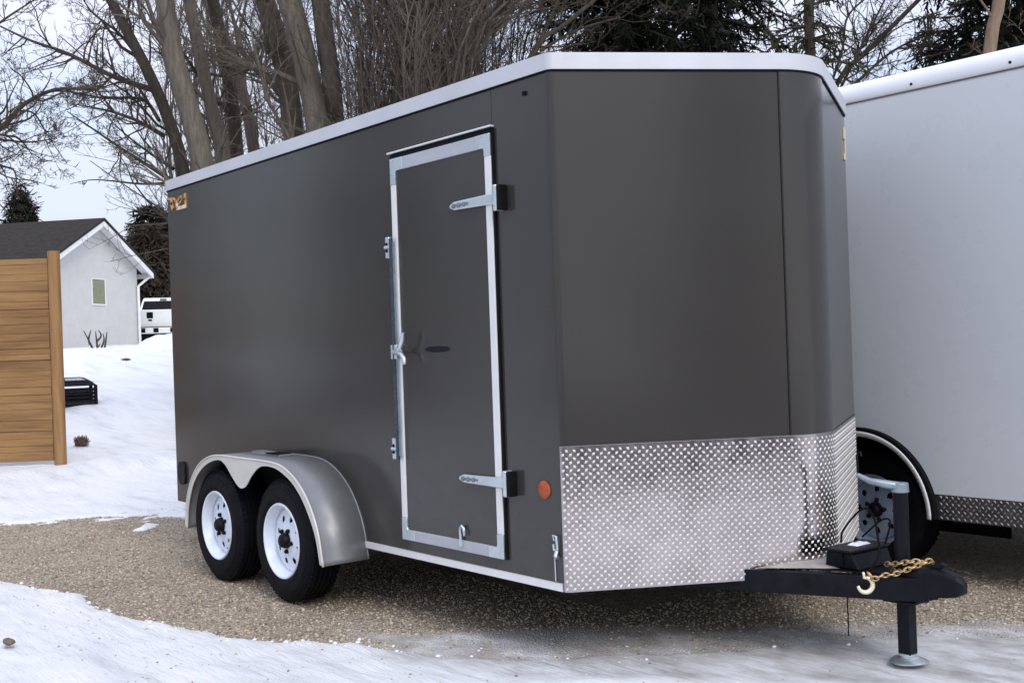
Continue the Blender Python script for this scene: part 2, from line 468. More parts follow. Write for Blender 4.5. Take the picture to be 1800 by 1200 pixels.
def band(mb, off0, off1, z0, z1, rng=None, off1_top=None, base=None, rr=None):
    """closed (or partial) ring between two offsets of the plan outline"""
    A = outline(off0, base=base, rr=rr); B = outline(off1, base=base, rr=rr); T = outline(off1 if off1_top is None else off1_top, base=base, rr=rr)
    idx = list(range(len(A)))
    if rng: idx = [i for i in idx if rng(A[i])]
    closed = rng is None; b = len(mb.v)
    for i in idx:
        mb.v += [(A[i][0],A[i][1],z0),(B[i][0],B[i][1],z0),(T[i][0],T[i][1],z1),(A[i][0],A[i][1],z1)]
    n = len(idx)
    for k in range(n if closed else n-1):
        p = b+4*k; q = b+4*((k+1)%n)
        mb.face([p+1,q+1,q+2,p+2]); mb.face([p,q,q+1,p+1]); mb.face([p+3,p+2,q+2,q+3]); mb.face([p,p+3,q+3,q])
    if not closed:
        mb.face([b,b+1,b+2,b+3]); e = b+4*(n-1); mb.face([e,e+3,e+2,e+1])

tr = empty('cargo_trailer', (0,0,0), 'charcoal grey enclosed trailer with closed side door and tread plate nose, at the front', 'trailer')
mb = MB(); mb.prism(outline(), ZB, ZT); mb.build('wall_shell', M['paint'], tr, angle=30)
# lapped sheet seams on the side and the wrapped nose sheet
mb = MB()
for x in (-.400,):
    mb.box(x-.004, x+.0, -.0015, 0.001, 2.335, ZT-.011)
mb.build('seam', M['paint'], tr)
def face_pt(s, side=1):            # point s metres along the V panel from the side corner; side 1 = right (near) panel
    d = Vector((math.cos(TH), math.sin(TH)))
    p = d*s; n = Vector((math.sin(TH), -math.cos(TH)))
    if side == 1: return p, n, d
    return Vector((p.x, W_-p.y)), Vector((n.x, -n.y)), Vector((d.x, -d.y))
mb = MB(); s1 = 1.0
p, n, d = face_pt(s1)
noserng = lambda q: q[0] > p.x-.0 and abs(q[1]-W_/2) < W_/2-p.y+.004
band(mb, .0006, .0025, ZA, ZT, noserng)
mb.build('nose_sheet', M['paint'], tr, angle=30)
mb = MB(); q0 = p+n*.0035; q1 = p+d*.0022+n*.0035
mb.add([(p.x,p.y,ZA),(q0.x,q0.y,ZA),(q1.x,q1.y,ZA),(p.x,p.y,ZT),(q0.x,q0.y,ZT),(q1.x,q1.y,ZT)], [(0,1,4,3),(1,2,5,4),(2,0,3,5)])
mb.build('seam', M['matte'], tr)
# roof and trims
mb = MB(); b0 = outline(.008); N = len(b0)
cx = -L_/2+.2
mb.v += [(x,y,ZC-.006) for x,y in b0]+[(cx+(x-cx)*.9, W_/2+(y-W_/2)*.75, ZC+.022) for x,y in b0]+[(cx+(x-cx)*.75, W_/2+(y-W_/2)*.2, ZC+.03) for x,y in b0]
for k in range(2):
    for i in range(N): mb.face([k*N+i,k*N+(i+1)%N,(k+1)*N+(i+1)%N,(k+1)*N+i])
mb.face([2*N+i for i in range(N)])
mb.build('roof', M['cap'], tr, smooth=True)
mb = MB(); band(mb, .0005, .010, ZT-.002, ZC, off1_top=.012); mb.build('roof_trim', M['cap'], tr, angle=35)
mb = MB(); band(mb, .0, .006, ZT-.010, ZT-.003); mb.build('trim_gasket', M['matte'], tr, angle=35)
mb = MB(); band(mb, .0, .012, ZB-.028, ZB+.004, lambda q: q[0] > -1.60 or q[0] > -4 and False) if False else None
O2 = [(-1.60, 0), (-.013, 0)]
O3 = [(-1.60, -.012), (-.013, -.012)]
for (ax, ay), (bx_, by) in zip(O2, O3): mb.v += [(ax, ay, ZB-.028), (bx_, by, ZB-.028), (bx_, by, ZB+.004), (ax, ay, ZB+.004)]
for k in range(len(O2)-1):
    a, c = 4*k, 4*k+4
    for i, j in ((1,2),(2,3),(3,0),(0,1)): mb.face([a+i, c+i, c+j, a+j])
mb.build('bottom_trim', M['alu'], tr, angle=35)
# corner strips: a folded edge that catches the light
mb = MB(); band(mb, .0008, .003, ZB+.006, ZT-.011, lambda q: abs(q[0]) < .045 and q[1] < .06); mb.build('corner_strip', M['paint'], tr, angle=30)

# ---- tread plate guard round the nose
mb = MB(); gz0, gz1 = ZB-.03, ZA
band(mb, .0008, .0045, gz0, gz1, lambda q: q[0] > -.012)
g = mb.build('stone_guard', M['guard'], tr, angle=30)
mb = MB()
OUT = [Vector(q) for q in outline(.0046, seg=24) if q[0] > -.01]
cum = [0]
for i in range(1, len(OUT)): cum.append(cum[-1]+(OUT[i]-OUT[i-1]).length)
def along(s):
    for i in range(1, len(OUT)):
        if cum[i] >= s or i == len(OUT)-1:
            t = (s-cum[i-1])/max(1e-9, cum[i]-cum[i-1]); q = OUT[i-1].lerp(OUT[i], t); dd = (OUT[i]-OUT[i-1]).normalized()
            return q, Vector((dd.y,-dd.x)), dd
pit = .0165; rows = int((gz1-gz0-.010)/pit); cols = int((cum[-1]-.03)/(2*pit))
for r_ in range(rows):
    for c_ in range(cols):
        s = .012+c_*2*pit+(r_ % 2)*pit; z = gz0+.012+r_*pit
        q, nn_, dd = along(s)
        up = r_ % 2 == 0
        a = R(45) if up else R(-45); hl, hw, hh = .0096, .0062, .0034
        ux, uz = math.cos(a), math.sin(a)
        def P3(l, w, h):
            return (q.x+dd.x*(ux*l-uz*w)+nn_.x*h, q.y+dd.y*(ux*l-uz*w)+nn_.y*h, z+uz*l+ux*w)
        mb.add([P3(-hl,0,0),P3(0,-hw,0),P3(hl,0,0),P3(0,hw,0),P3(-hl*.45,0,hh),P3(hl*.45,0,hh)],
               [(0,1,4),(1,5,4),(1,2,5),(2,3,5),(3,4,5),(3,0,4)])
mb.build('tread_pattern', M['loz'], g, smooth=False)
mb = MB(); band(mb, .0048, .0065, gz1-.001, gz1+.002, lambda q: q[0] > -.012); mb.build('guard_trim', M['fender'], tr, angle=30)

# ---- side door
DX0, DX1, DZ0, DZ1 = -1.218, -.398, .402, 2.296
door = MB(); door.box(DX0+.03, DX1-.03, -.011, .002, DZ0+.03, DZ1-.03); door = door.build('side_door', M['paint'], tr, bevel=.002)
fw_ = .047
mb = MB()
mb.box(DX0, DX0+fw_*.9, -.018, .001, DZ0+.11, DZ1-.13); mb.box(DX1-fw_*.95, DX1, -.018, .001, DZ0+.11, DZ1-.10)
split_build(mb, 'door_frame', M['alu'], door, bevel=.003)
mb = MB(); mb.box(DX0+.11, DX1-.11, -.018, .001, DZ1-.062, DZ1); mb.box(DX0+.11, DX1-.11, -.018, .001, DZ0, DZ0+.052)
split_build(mb, 'door_rail', simple('door_rail_metal', (.42,.44,.48), .45, .2, .05, 8), door, bevel=.003)
mb = MB()
for x, z, ax, az in ((DX0,DZ1,1,-1),(DX1,DZ1,-1,-1),(DX0,DZ0,1,1),(DX1,DZ0,-1,1)):
    h = .13 if az < 0 and ax > 0 else (.10 if az < 0 else .11); fh = .062 if az < 0 else .052
    pts = [(0,0),(.11,0),(.11,fh),(.052,fh),(.045,fh+.012),(.045,h),(0,h)]
    pts = [(x+ax*p_, z+az*q_) for p_, q_ in pts]
    if ax*az < 0: pts = pts[::-1]
    mb.prism_y(pts, -.0205, .001)
split_build(mb, 'frame_corner', M['steel'], door, bevel=.003)
mb = MB(); mb.box(DX1+.001, DX1+.015, -.012, .001, DZ0, DZ1+.02); mb.box(DX0-.004, DX1, -.014, .001, DZ1+.002, DZ1+.024); mb.box(DX0-.006,DX0-.001,-.01,.001,DZ0,DZ1)  # side strips are gasket; the top strip stands in for the drip rail's shadow
mb.build('gasket_and_shadow', M['matte'], door)
mb = MB(); mb.prism_y([(DX0-.02,DZ1+.026),(DX1+.012,DZ1+.026),(DX1+.012,DZ1+.034),(DX0-.02,DZ1+.034)], -.024, .001); mb.build('drip_rail', M['alu'], tr, bevel=.002)
def hinge(z, tilt):
    mb = MB()
    mb.box(-.33+-.022, -.33+.0, -.050, -.001, z-.058, z+.058)
    h = mb.build('hinge', M['steel'], door, bevel=.006)
    mb = MB(); mb.box(-.329, -.305, -.045, -.001, z-.055, z+.055); mb.build('hinge_block', M['matte'], h, bevel=.004)
    mb = MB()                      # tapered strap with a rounded, slotted end
    x1, x0 = -.35, -.70; n = 10
    top, bot = [], []
    for i in range(n+1):
        t = i/n; x = x0+(x1-x0)*t; hw = .019 + .006*t; zc = z+tilt*(1-t)
        if t < .08: hw *= math.sin(math.pi/2*(.25+t/.08*.75))
        top.append((x, zc+hw)); bot.append((x, zc-hw))
    pts = bot+top[::-1]
    mb.prism_y(pts, -.034, -.019); mb.build('hinge_strap', M['steel'], h, bevel=.005)
    mb = MB()
    for i in range(3):
        cxx = x0+.035+i*.04
        mb.lathe_y([(.011,-.0345),(.011,-.039),(.006,-.042),(0.0005,-.042)], cxx, z+tilt*.85, 12)
    split_build(mb, 'bolt', M['fender'], h, angle=40)
    mb = MB(); mb.box(x0+.022, x0+.15, -.0352, -.0342, z+tilt*.85-.006, z+tilt*.85+.006); mb.build('slot', M['fender'], h)
hinge(2.0, -.0); hinge(.745, .0)
# bar lock
mb = MB(); mb.tube([(-1.205,-.036,.80),(-1.205,-.036,1.90)], .0105, 12)
bl = mb.build('bar_lock', simple('dark_bar', (.05,.075,.095), .3, .6, .1, 10), door, angle=40)
mb = MB(); mb.box(-1.228,-1.2225,-.033,-.019,.82,1.88); mb.build('lock_edge', M['steel'], bl)
mb = MB(); mb.box(-1.194,-1.188,-.036,-.019,.82,1.88); mb.build('lock_edge', M['steel'], bl)
mb = MB(); mb.box(-1.222,-1.196,-.030,-.019,.82,1.88); mb.build('lock_channel', M['black'], bl)
for z0, z1 in ((1.805,1.912),(.798,.905)):
    mb = MB(); mb.box(-1.272,-1.236,-.030,-.001,z0,z1); k = mb.build('keeper', M['steel'], bl, bevel=.006)
    mb = MB(); mb.box(-1.262,-1.246,-.0325,-.029,z0+.03,z1-.03); mb.build('keeper_slot', M['matte'], k)
    mb = MB(); mb.tube([(-1.26,-.034,(z0+z1)/2),(-1.205,-.036,(z0+z1)/2)], .010, 10); mb.build('cam', M['steel'], k, angle=40)
mb = MB(); mb.box(-1.232,-1.178,-.044,-.019,1.30,1.372)
h = mb.build('latch_bracket', M['steel'], bl, bevel=.005)
mb = MB(); mb.tube([(-1.195,-.05,1.335),(-1.15,-.06,1.335),(-1.11,-.066,1.352),(-1.085,-.068,1.392),(-1.075,-.068,1.43)], [.011,.012,.013,.013,.010], 10)
mb.tube([(-1.15,-.06,1.335),(-1.10,-.064,1.325),(-1.08,-.064,1.30),(-1.078,-.064,1.275)], [.010,.012,.013,.011], 10)
mb.build('handle', M['steel'], h, angle=50)
mb = MB()                                              # thin black oval standing in for a recess shadow on the door skin
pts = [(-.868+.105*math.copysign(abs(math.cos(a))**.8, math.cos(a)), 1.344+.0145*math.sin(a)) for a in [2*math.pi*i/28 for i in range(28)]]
mb.prism_y(pts, -.0125, -.006); mb.build('recess_shadow', M['black'], door)
mb = MB()
mb.tube([(-.715,-.022,.45),(-.715,-.024,.492),(-.710,-.026,.512),(-.697,-.027,.522),(-.684,-.026,.512),(-.681,-.026,.492),(-.684,-.025,.478)], [.007,.008,.008,.008,.008,.007,.005], 8)
mb.box(-.728,-.70,-.026,-.018,.425,.458); mb.build('holdback', M['steel'], door, angle=50)

# marker, plug, emblem, hold-back hook
mb = MB(); mb.lathe_y([(.039,-.001),(.039,-.006),(.034,-.010),(.018,-.0125),(.0005,-.013)], -.12, .733, 28); mb.build('side_marker', M['amber'], tr, angle=40)
mb = MB(); mb.box(-.172,-.150,-.010,-.001,2.418,2.436); mb.build('marker_light', M['matte'], tr, bevel=.003)
mb = MB()
pts = [(-3.995+.062*math.copysign(abs(math.cos(a))**.6, math.cos(a)), .545+.078*math.copysign(abs(math.sin(a))**.7, math.sin(a))) for a in [2*math.pi*i/32 for i in range(32)]]
mb.prism_y(pts, -.016, -.001); pl = mb.build('rear_marker', M['black'], tr, bevel=.005)
def stroke(mb, pts, w, y0, y1):
    for (ax_, az), (bx, bz) in zip(pts[:-1], pts[1:]):
        d = Vector((bx-ax_, bz-az)).normalized(); n = Vector((-d.y, d.x))*w/2; e = d*w*.25
        q = [(ax_-e.x-n.x, az-e.y-n.y),(bx+e.x-n.x, bz+e.y-n.y),(bx+e.x+n.x, bz+e.y+n.y),(ax_-e.x+n.x, az-e.y+n.y)]
        mb.prism_y(q, y0, y1)
def side_pt(cx_, cy_):
    u, v = 270+cx_/12, 300+cy_/12
    d = FW + RT*((u-900)/F_PX) - UP*((v-600)/F_PX); t = -CAM.y/d.y; q = CAM+d*t; return (q.x, q.z)
mb = MB()
stroke(mb, [side_pt(322,600), side_pt(452,592)], .016, -.0050, -.001)
stroke(mb, [side_pt(395,600), side_pt(385,700), side_pt(410,795)], .034, -.0062, -.001)
stroke(mb, [side_pt(455,600), side_pt(470,655), side_pt(520,640), side_pt(560,560), side_pt(610,540), side_pt(600,620), side_pt(540,710)], .015, -.0056, -.001)
stroke(mb, [side_pt(668,500), side_pt(680,600), side_pt(688,735)], .026, -.0066, -.001)
em = mb.build('emblem', M['copper'], tr)
mb = MB(); stroke(mb, [side_pt(500,700), side_pt(515,795), side_pt(600,780), side_pt(695,745)], .024, -.0078, -.002); mb.build('emblem_base', M['copper_pale'], em)
# matching pale emblem on the far nose panel
mb = MB(); q, n2, d2 = face_pt(.07, 2)
for (sa, sb, za, zb) in ((.03,.10,2.36,2.42),(.03,.06,2.28,2.36),(.05,.12,2.25,2.28)):
    A, nA, _ = face_pt(sa, 2); B, _, _ = face_pt(sb, 2)
    mb.add([(*(A+nA*.001),za),(*(B+nA*.001),za),(*(B+nA*.001),zb),(*(A+nA*.001),zb),(*(A+nA*.006),za),(*(B+nA*.006),za),(*(B+nA*.006),zb),(*(A+nA*.006),zb)],
           [(0,1,2,3),(4,5,6,7),(0,1,5,4),(1,2,6,5),(2,3,7,6),(3,0,4,7)])
mb.build('emblem', M['copper_pale'], tr)
mb = MB(); mb.tube([(-.062,-.006,.525),(-.062,-.012,.545),(-.040,-.014,.545),(-.036,-.013,.49),(-.058,-.013,.485),(-.060,-.013,.51)], .006, 8)
mb.tube([(-.047,-.006,.486),(-.047,-.016,.462),(-.036,-.016,.455)], .010, 8)
mb.tube([(-.066,-.004,.47),(-.064,-.004,.352)], .0035, 6)
mb.build('tie_hook', M['steel'], tr, angle=50)

# ---- fender and wheels
def upx(crop):                              # readings of the fender face, converted to (x, z) on the plane y=-.27
    out = []
    for a, c in crop:
        u, v = 280+a/3.3333, 740+c/3.3333
        d = FW + RT*((u-900)/F_PX) - UP*((v-600)/F_PX); t = (-.27-CAM.y)/d.y
        q = CAM+d*t; out.append((q.x, q.z))
    return out
def cr(pts, n):                             # Catmull-Rom resample to n points, uniform by chord length
    P = [Vector(p) for p in pts]; P = [P[0]*2-P[1]]+P+[P[-1]*2-P[-2]]; out = []
    for i in range(1, len(P)-2):
        for k in range(24):
            t = k/24; a, b_, c, d = P[i-1], P[i], P[i+1], P[i+2]
            out.append(.5*((2*b_)+(c-a)*t+(2*a-5*b_+4*c-d)*t*t+(3*b_-a-3*c+d)*t**3))
    out.append(P[-2]); cu = [0]
    for i in range(1, len(out)): cu.append(cu[-1]+(out[i]-out[i-1]).length)
    res = []; j = 0
    for k in range(n):
        s = cu[-1]*k/(n-1)
        while j < len(out)-2 and cu[j+1] < s: j += 1
        t = (s-cu[j])/max(1e-9, cu[j+1]-cu[j]); res.append(out[j].lerp(out[j+1], min(1, t)))
    return res
outerC = [(-3.315,.27),(-3.295,.42),(-3.22,.565),(-3.10,.675),(-2.95,.735),(-2.78,.757),(-2.5,.758),(-2.15,.757),(-1.98,.738),(-1.83,.675),(-1.71,.575),(-1.62,.43),(-1.575,.255)]
innerC = [(-3.292,.275),(-3.265,.41),(-3.19,.545),(-3.08,.64),(-2.95,.70),(-2.80,.728),(-2.71,.705),(-2.62,.64),(-2.55,.595),(-2.50,.583),(-2.44,.60),(-2.36,.665),(-2.25,.722),(-2.10,.728),(-1.98,.70),(-1.86,.645),(-1.75,.55),(-1.655,.41),(-1.61,.26)]
NP = 90
OC = cr(outerC, NP)
IC_all = cr(innerC, 400)
# pair inner points with the outer ones by x (gusset included)
IC = []
for k, p_ in enumerate(OC):
    # march along proportionally, blend of arc length and x
    best = IC_all[int(k/(NP-1)*399)]
    IC.append(best)
def make_fender(sign=1):
    Y = lambda y: y if sign == 1 else W_-y
    mb = MB(); n = NP
    for p_ in OC: mb.v += [(p_.x, Y(-.27), p_.y), (p_.x, Y(.0), p_.y)]
    for i in range(n-1): mb.face([2*i, 2*i+1, 2*i+3, 2*i+2] if sign == 1 else [2*i+2, 2*i+3, 2*i+1, 2*i])
    f = mb.build('fender', M['fender'], tr, smooth=True, solid=.004)
    mb = MB()
    for i in range(n): mb.v += [(OC[i].x, Y(-.272), OC[i].y), (IC[i].x, Y(-.272), IC[i].y)]
    for i in range(n-1): mb.face([2*i, 2*i+2, 2*i+3, 2*i+1] if sign == 1 else [2*i+1, 2*i+3, 2*i+2, 2*i])
    mb.build('fender_face', M['fenderlip'], f, solid=.004)
    mb = MB(); mb.tube([(p_.x, Y(-.274), p_.y-.002) for p_ in OC], .0065, 8); mb.build('fender_bead', M['fenderlip'], f, smooth=True)
    mb = MB(); mb.tube([(p_.x, Y(-.004), p_.y+.003) for p_ in OC], .005, 6); mb.build('fender_flange', M['fender'], f, smooth=True)
    mb = MB(); y0, y1 = sorted((Y(-.14), Y(-.06))); mb.box(-2.62,-2.28,y0,y1,.757,.775); k = mb.build('step_pad', M['fender'], f, bevel=.006)
    mb = MB(); mb.box(-2.45,-2.285,y0-.006 if sign == 1 else y0,y1,.7755,.778); mb.build('step_grip', M['matte'], k)
    # dark inner liner between wheels and body
    mb = MB()
    pts = [(p_.x, p_.y-.004) for p_ in OC]
    y0, y1 = sorted((Y(-.0035), Y(-.0005)))
    mb.prism_y(pts, y0, y1); mb.build('wheel_liner', M['matte'], f)
    return f
make_fender(1); make_fender(-1)
def rim_disc(mb, cx, cz, y, r0, r1, holes, hr, hrad, n=120, nr=16, cone=0.0):
    g = {}
    def inside(r, a):
        for k in range(holes):
            b_ = 2*math.pi*k/holes+.2
            dx = r*math.cos(a)-hrad*math.cos(b_); dz = r*math.sin(a)-hrad*math.sin(b_)
            rad = dx*math.cos(b_)+dz*math.sin(b_); tan = -dx*math.sin(b_)+dz*math.cos(b_)
            if (rad/(hr*1.15))**2+(tan/hr)**2 < 1: return True
        return False
    b = len(mb.v)
    for i in range(nr+1):
        r = r0+(r1-r0)*i/nr; yy = y-cone*math.cos(i/nr*math.pi/2)**2
        for k in range(n):
            a = 2*math.pi*k/n; mb.v.append((cx+r*math.cos(a), yy, cz+r*math.sin(a)))
    for i in range(nr):
        for k in range(n):
            rm = r0+(r1-r0)*(i+.5)/nr; am = 2*math.pi*(k+.5)/n
            if inside(rm, am): continue
            mb.face([b+i*n+k, b+i*n+(k+1)%n, b+(i+1)*n+(k+1)%n, b+(i+1)*n+k])
RT_ = .335
def make_wheel(rimmat):
    w = empty('wheel', (0,0,0)); w.parent = tr
    mb = MB()      # tyre: outer side at y=-.103
    prof = [(.197,-.090),(.203,-.098),(.215,-.103),(.245,-.109),(.275,-.108),(.300,-.101),(.318,-.088),(.327,-.076),(.333,-.060)]
    tread = []
    for gx in (-.045,-.015,.015,.045):
        tread += [(.334,gx-.005),(.326,gx-.004),(.326,gx+.004),(.334,gx+.005)]
    prof = prof+tread+[(r,-y) for r,y in prof[::-1]]
    mb.lathe_y(prof, 0, 0, 96, closed=True); nb = 64
    for k in range(nb):
        a = 2*math.pi*k/nb
        for sgn in (-1, 1):
            m4 = Matrix.Rotation(-a, 4, 'Y')
            mb.box(.318,.3345, sgn*.068-.012, sgn*.068+.012, -.010, .010, m4)
    # raised ring lines on the sidewall
    for r, y in ((.232,-.1068),(.288,-.1055)):
        mb.lathe_y([(r-.003,y+.002),(r-.001,y-.0018),(r+.001,y-.0018),(r+.003,y+.002)], 0, 0, 96)
    mb.build('tyre', M['tyre'], w, angle=35)
    mb = MB()
    mb.lathe_y([(.203,-.092),(.206,-.100),(.203,-.105),(.197,-.104),(.192,-.096),(.186,-.082),(.180,-.062),(.172,-.046)], 0, 0, 96)
    mb.lathe_y([(.186,-.07),(.186,.09),(.203,.10)], 0, 0, 64)
    rim_disc(mb, 0, 0, -.046, .045, .172, 8, .0165, .122, cone=.022)
    mb.lathe_y([(.045,-.066),(.045,-.062),(.040,-.058),(.0005,-.058)], 0, 0, 48)
    rm = mb.build('rim', rimmat, w, angle=40, solid=.003)
    mb = MB(); mb.lathe_y([(.044,-.062),(.042,-.085),(.036,-.100),(.026,-.108),(.0005,-.110)], 0, 0, 32); mb.build('hub', M['black'], rm, angle=40)
    mb = MB()
    for k in range(5):
        a = 2*math.pi*k/5+.3; mb.lathe_y([(.0125,-.060),(.0125,-.082),(.006,-.088),(.0005,-.088)], .060*math.cos(a), .060*math.sin(a), 6)
    split_build(mb, 'lug_nut', M['black'], rm)
    mb = MB(); mb.tube([(.168,-.050,.03),(.158,-.085,.03)], .004, 6); mb.build('valve', M['matte'], rm)
    mb = MB(); mb.lathe_y([(.17,-.02),(.0005,-.02)], 0, 0, 32); mb.lathe_y([(.17,-.0195),(.17,.06),(.03,.06),(.03,.14)], 0, 0, 32); mb.build('brake_drum', M['matte'], w)
    return w
def copy_tree(o, parent=None):
    c = o.copy(); COL.objects.link(c); c.parent = parent
    for ch in o.children: copy_tree(ch, c)
    return c
w0 = make_wheel(M['rim']); w0.location = (-2.093,-.140,RT_-.012); w0.rotation_euler = (0,.5,0)
for x, y, a, f in ((-2.93,-.140,1.1,0),(-2.093,W_+.140,.3,1),(-2.93,W_+.140,.8,1)):
    w = copy_tree(w0, tr); w.location = (x,y,RT_-.012); w.rotation_euler = (0,a,math.pi if f else 0)
mb = MB()
for x in (-2.093,-2.93): mb.tube([(x,-.08,RT_-.012),(x,W_+.08,RT_-.012)], .035, 12); 
split_build(mb, 'axle', M['black'], tr, angle=40)
mb = MB()
for y in (.10, W_-.16): mb.box(-L_+.02,-.05,y,y+.05,.275,.322)
for i in range(8): mb.box(-3.9+i*.52,-3.85+i*.52,.151,W_-.161,.280,.3185)
for y in (.06, W_-.06):
    for x in (-2.093,-2.93):
        mb.tube([(x-.36,y,.27),(x-.18,y,.22),(x,y,.20),(x+.18,y,.22),(x+.36,y,.27)], .018, 6)
mb.build('underframe', M['black'], tr)

# ---- tongue
TX, TY = 1.10, W_/2
mb = MB()
def rail(mb, a, b_, w, z0, z1):
    a = Vector(a); b_ = Vector(b_); d = (b_-a).normalized(); n = Vector((-d.y, d.x))*w/2
    mb.prism([tuple(a-n), tuple(b_-n), tuple(b_+n), tuple(a+n)], z0, z1)
rail(mb, (-.80,.135), (TX-.05,TY-.015), .05, .268, .362); rail(mb, (-.80,W_-.135), (TX-.05,TY+.015), .05, .268, .362)
tf = split_build(mb, 'tongue_rail', M['black'], tr, bevel=.004)[0]
mb = MB(); mb.prism([(.50,.78),(.93,TY-.05),(.93,TY+.05),(.50,W_-.78)], .3635, .370); mb.build('tongue_plate', M['black'], tf, bevel=.002)
mb = MB()                                   # grit and old snow lying on the plate between nose and box
import itertools
gx = 14
for i in range(gx):
    for j in range(gx):
        u = i/(gx-1); v_ = j/(gx-1); x = .44+.28*u; half = .34-.24*u; y = TY+(v_*2-1)*half
        e = min(u, 1-u, v_, 1-v_)*4; z = .3712+.016*min(1, e)*(.6+.6*fbm(x, y, 14, 3, 2))
        mb.v.append((x, y, z))
for i in range(gx-1):
    for j in range(gx-1): mb.face([i*gx+j, (i+1)*gx+j, (i+1)*gx+j+1, i*gx+j+1])
tag(mb.build('slush_on_tongue', M['slush'], None, smooth=True), 'thin grey slush lying on the black tongue plate below the trailer nose', 'slush', kind='stuff')
# coupler
mb = MB()
sec = [(.95,.052,.300,.380),(1.02,.050,.295,.398),(1.08,.042,.292,.402),(1.13,.034,.296,.396),(1.175,.028,.305,.382),(1.20,.016,.320,.368)]
b0 = len(mb.v)
for x, hw, z0, z1 in sec:
    mb.v += [(x,TY-hw,z0),(x,TY+hw,z0),(x,TY+hw,z1-.012),(x,TY+hw-.012,z1),(x,TY-hw+.012,z1),(x,TY-hw,z1-.012)]
for i in range(len(sec)-1):
    for k in range(6): mb.face([b0+i*6+k, b0+i*6+(k+1)%6, b0+(i+1)*6+(k+1)%6, b0+(i+1)*6+k])
mb.face([b0+k for k in range(5,-1,-1)]); mb.face([b0+(len(sec)-1)*6+k for k in range(6)])
cp = mb.build('coupler', M['black'], tr, bevel=.004)
mb = MB(); mb.prism_y([(1.03,.405),(1.10,.428),(1.125,.42),(1.10,.404)], TY-.012, TY+.012); mb.build('coupler_latch', M['black'], cp, bevel=.003)
# jack
JX = .945
jk = MB()
jk.tube([(JX-.02,TY-.0,.30),(JX-.02,TY,.695)], .031, 20)
jk = jk.build('jack', M['black'], tr, angle=40)
mb = MB(); mb.box(JX-.010-.028,JX-.010+.028,TY-.028,TY+.028,.035,.31); mb.build('jack_leg', M['black'], jk, bevel=.004)
mb = MB(); mb.box(JX-.08,JX+.06,TY-.06,TY+.07,.250,.262); mb.build('jack_flange', M['black'], jk, bevel=.003)
mb = MB(); mb.tube([(JX-.02,TY,.695),(JX-.02,TY,.735)], [.036,.033], 20); mb.build('jack_cap', M['jacksteel'], jk, bevel=.004, angle=40)
mb = MB(); mb.tube([(JX-.02,TY-.01,.722),(JX-.05,TY-.04,.728),(JX-.11,TY-.075,.742),(JX-.155,TY-.10,.768)], [.018,.019,.014,.010], 10); ck = mb.build('crank', M['jacksteel'], jk, angle=50)
mb = MB(); mb.tube([(JX-.150,TY-.10,.765),(JX-.152,TY-.10,.845),(JX-.148,TY-.10,.86),(JX-.135,TY-.10,.862),(JX-.13,TY-.10,.845)], .0045, 8); mb.build('crank_grip', M['black'], ck, angle=50)
mb = MB()
ringp = [(0,.030),(.03,.030),(.034,.022),(.048,.014),(.070,.008),(.077,.002),(.073,-.002)]
n = 32; b0 = 0
for r, z in ringp:
    for k in range(n):
        a = 2*math.pi*k/n; wob = 1+.05*math.sin(3*a)
        mb.v.append((JX-.010+max(r,.0005)*math.cos(a)*wob, TY+max(r,.0005)*math.sin(a)*wob, z+.006))
for i in range(len(ringp)-1):
    for k in range(n): mb.face([i*n+k, i*n+(k+1)%n, (i+1)*n+(k+1)%n, (i+1)*n+k])
mb.tube([(JX-.010,TY,.03),(JX-.010,TY,.040)], .036, 16)
mb.build('jack_foot', M['steel'], jk, angle=40)
# black equipment box behind the jack, snow on the lid
mb = MB(); x0, x1, y0, y1, z0, z1 = .63,.80,TY-.12,TY+.12,.371,.440
mb.add([(x0,y0,z0),(x1,y0,z0),(x1,y1,z0),(x0,y1,z0),(x0+.015,y0-.01,z1),(x1-.03,y0-.01,z1),(x1-.03,y1+.01,z1),(x0+.015,y1+.01,z1)],
       [(0,3,2,1),(4,5,6,7),(0,1,5,4),(1,2,6,5),(2,3,7,6),(3,0,4,7)])
bx = mb.build('battery_box', M['black'], tr, bevel=.008)
mb = MB(); mb.box(x0+.005,x1-.02,y0-.02,y1+.02,z1+.001,z1+.014); mb.build('box_lid', M['black'], bx, bevel=.005)
mb = MB(); mb.box(x0+.08,x0+.10,y0-.018,y0-.011,z0+.02,z1); mb.build('box_strap', M['matte'], bx)
mb = MB(); gx = 12
for i in range(gx):
    for j in range(gx):
        u, v_ = i/(gx-1), j/(gx-1); e = min(u,1-u,v_,1-v_)*5
        mb.v.append((x0+.05+u*.05, y0+.09+v_*.10, z1+.0145+.012*min(1,e)*(.7+.5*fbm(u,v_,4,3))))
for i in range(gx-1):
    for j in range(gx-1): mb.face([i*gx+j,(i+1)*gx+j,(i+1)*gx+j+1,i*gx+j+1])
tag(mb.build('snow_patch', M['snow'], None, smooth=True), 'small patch of snow on the lid of the black box behind the jack', 'snow')
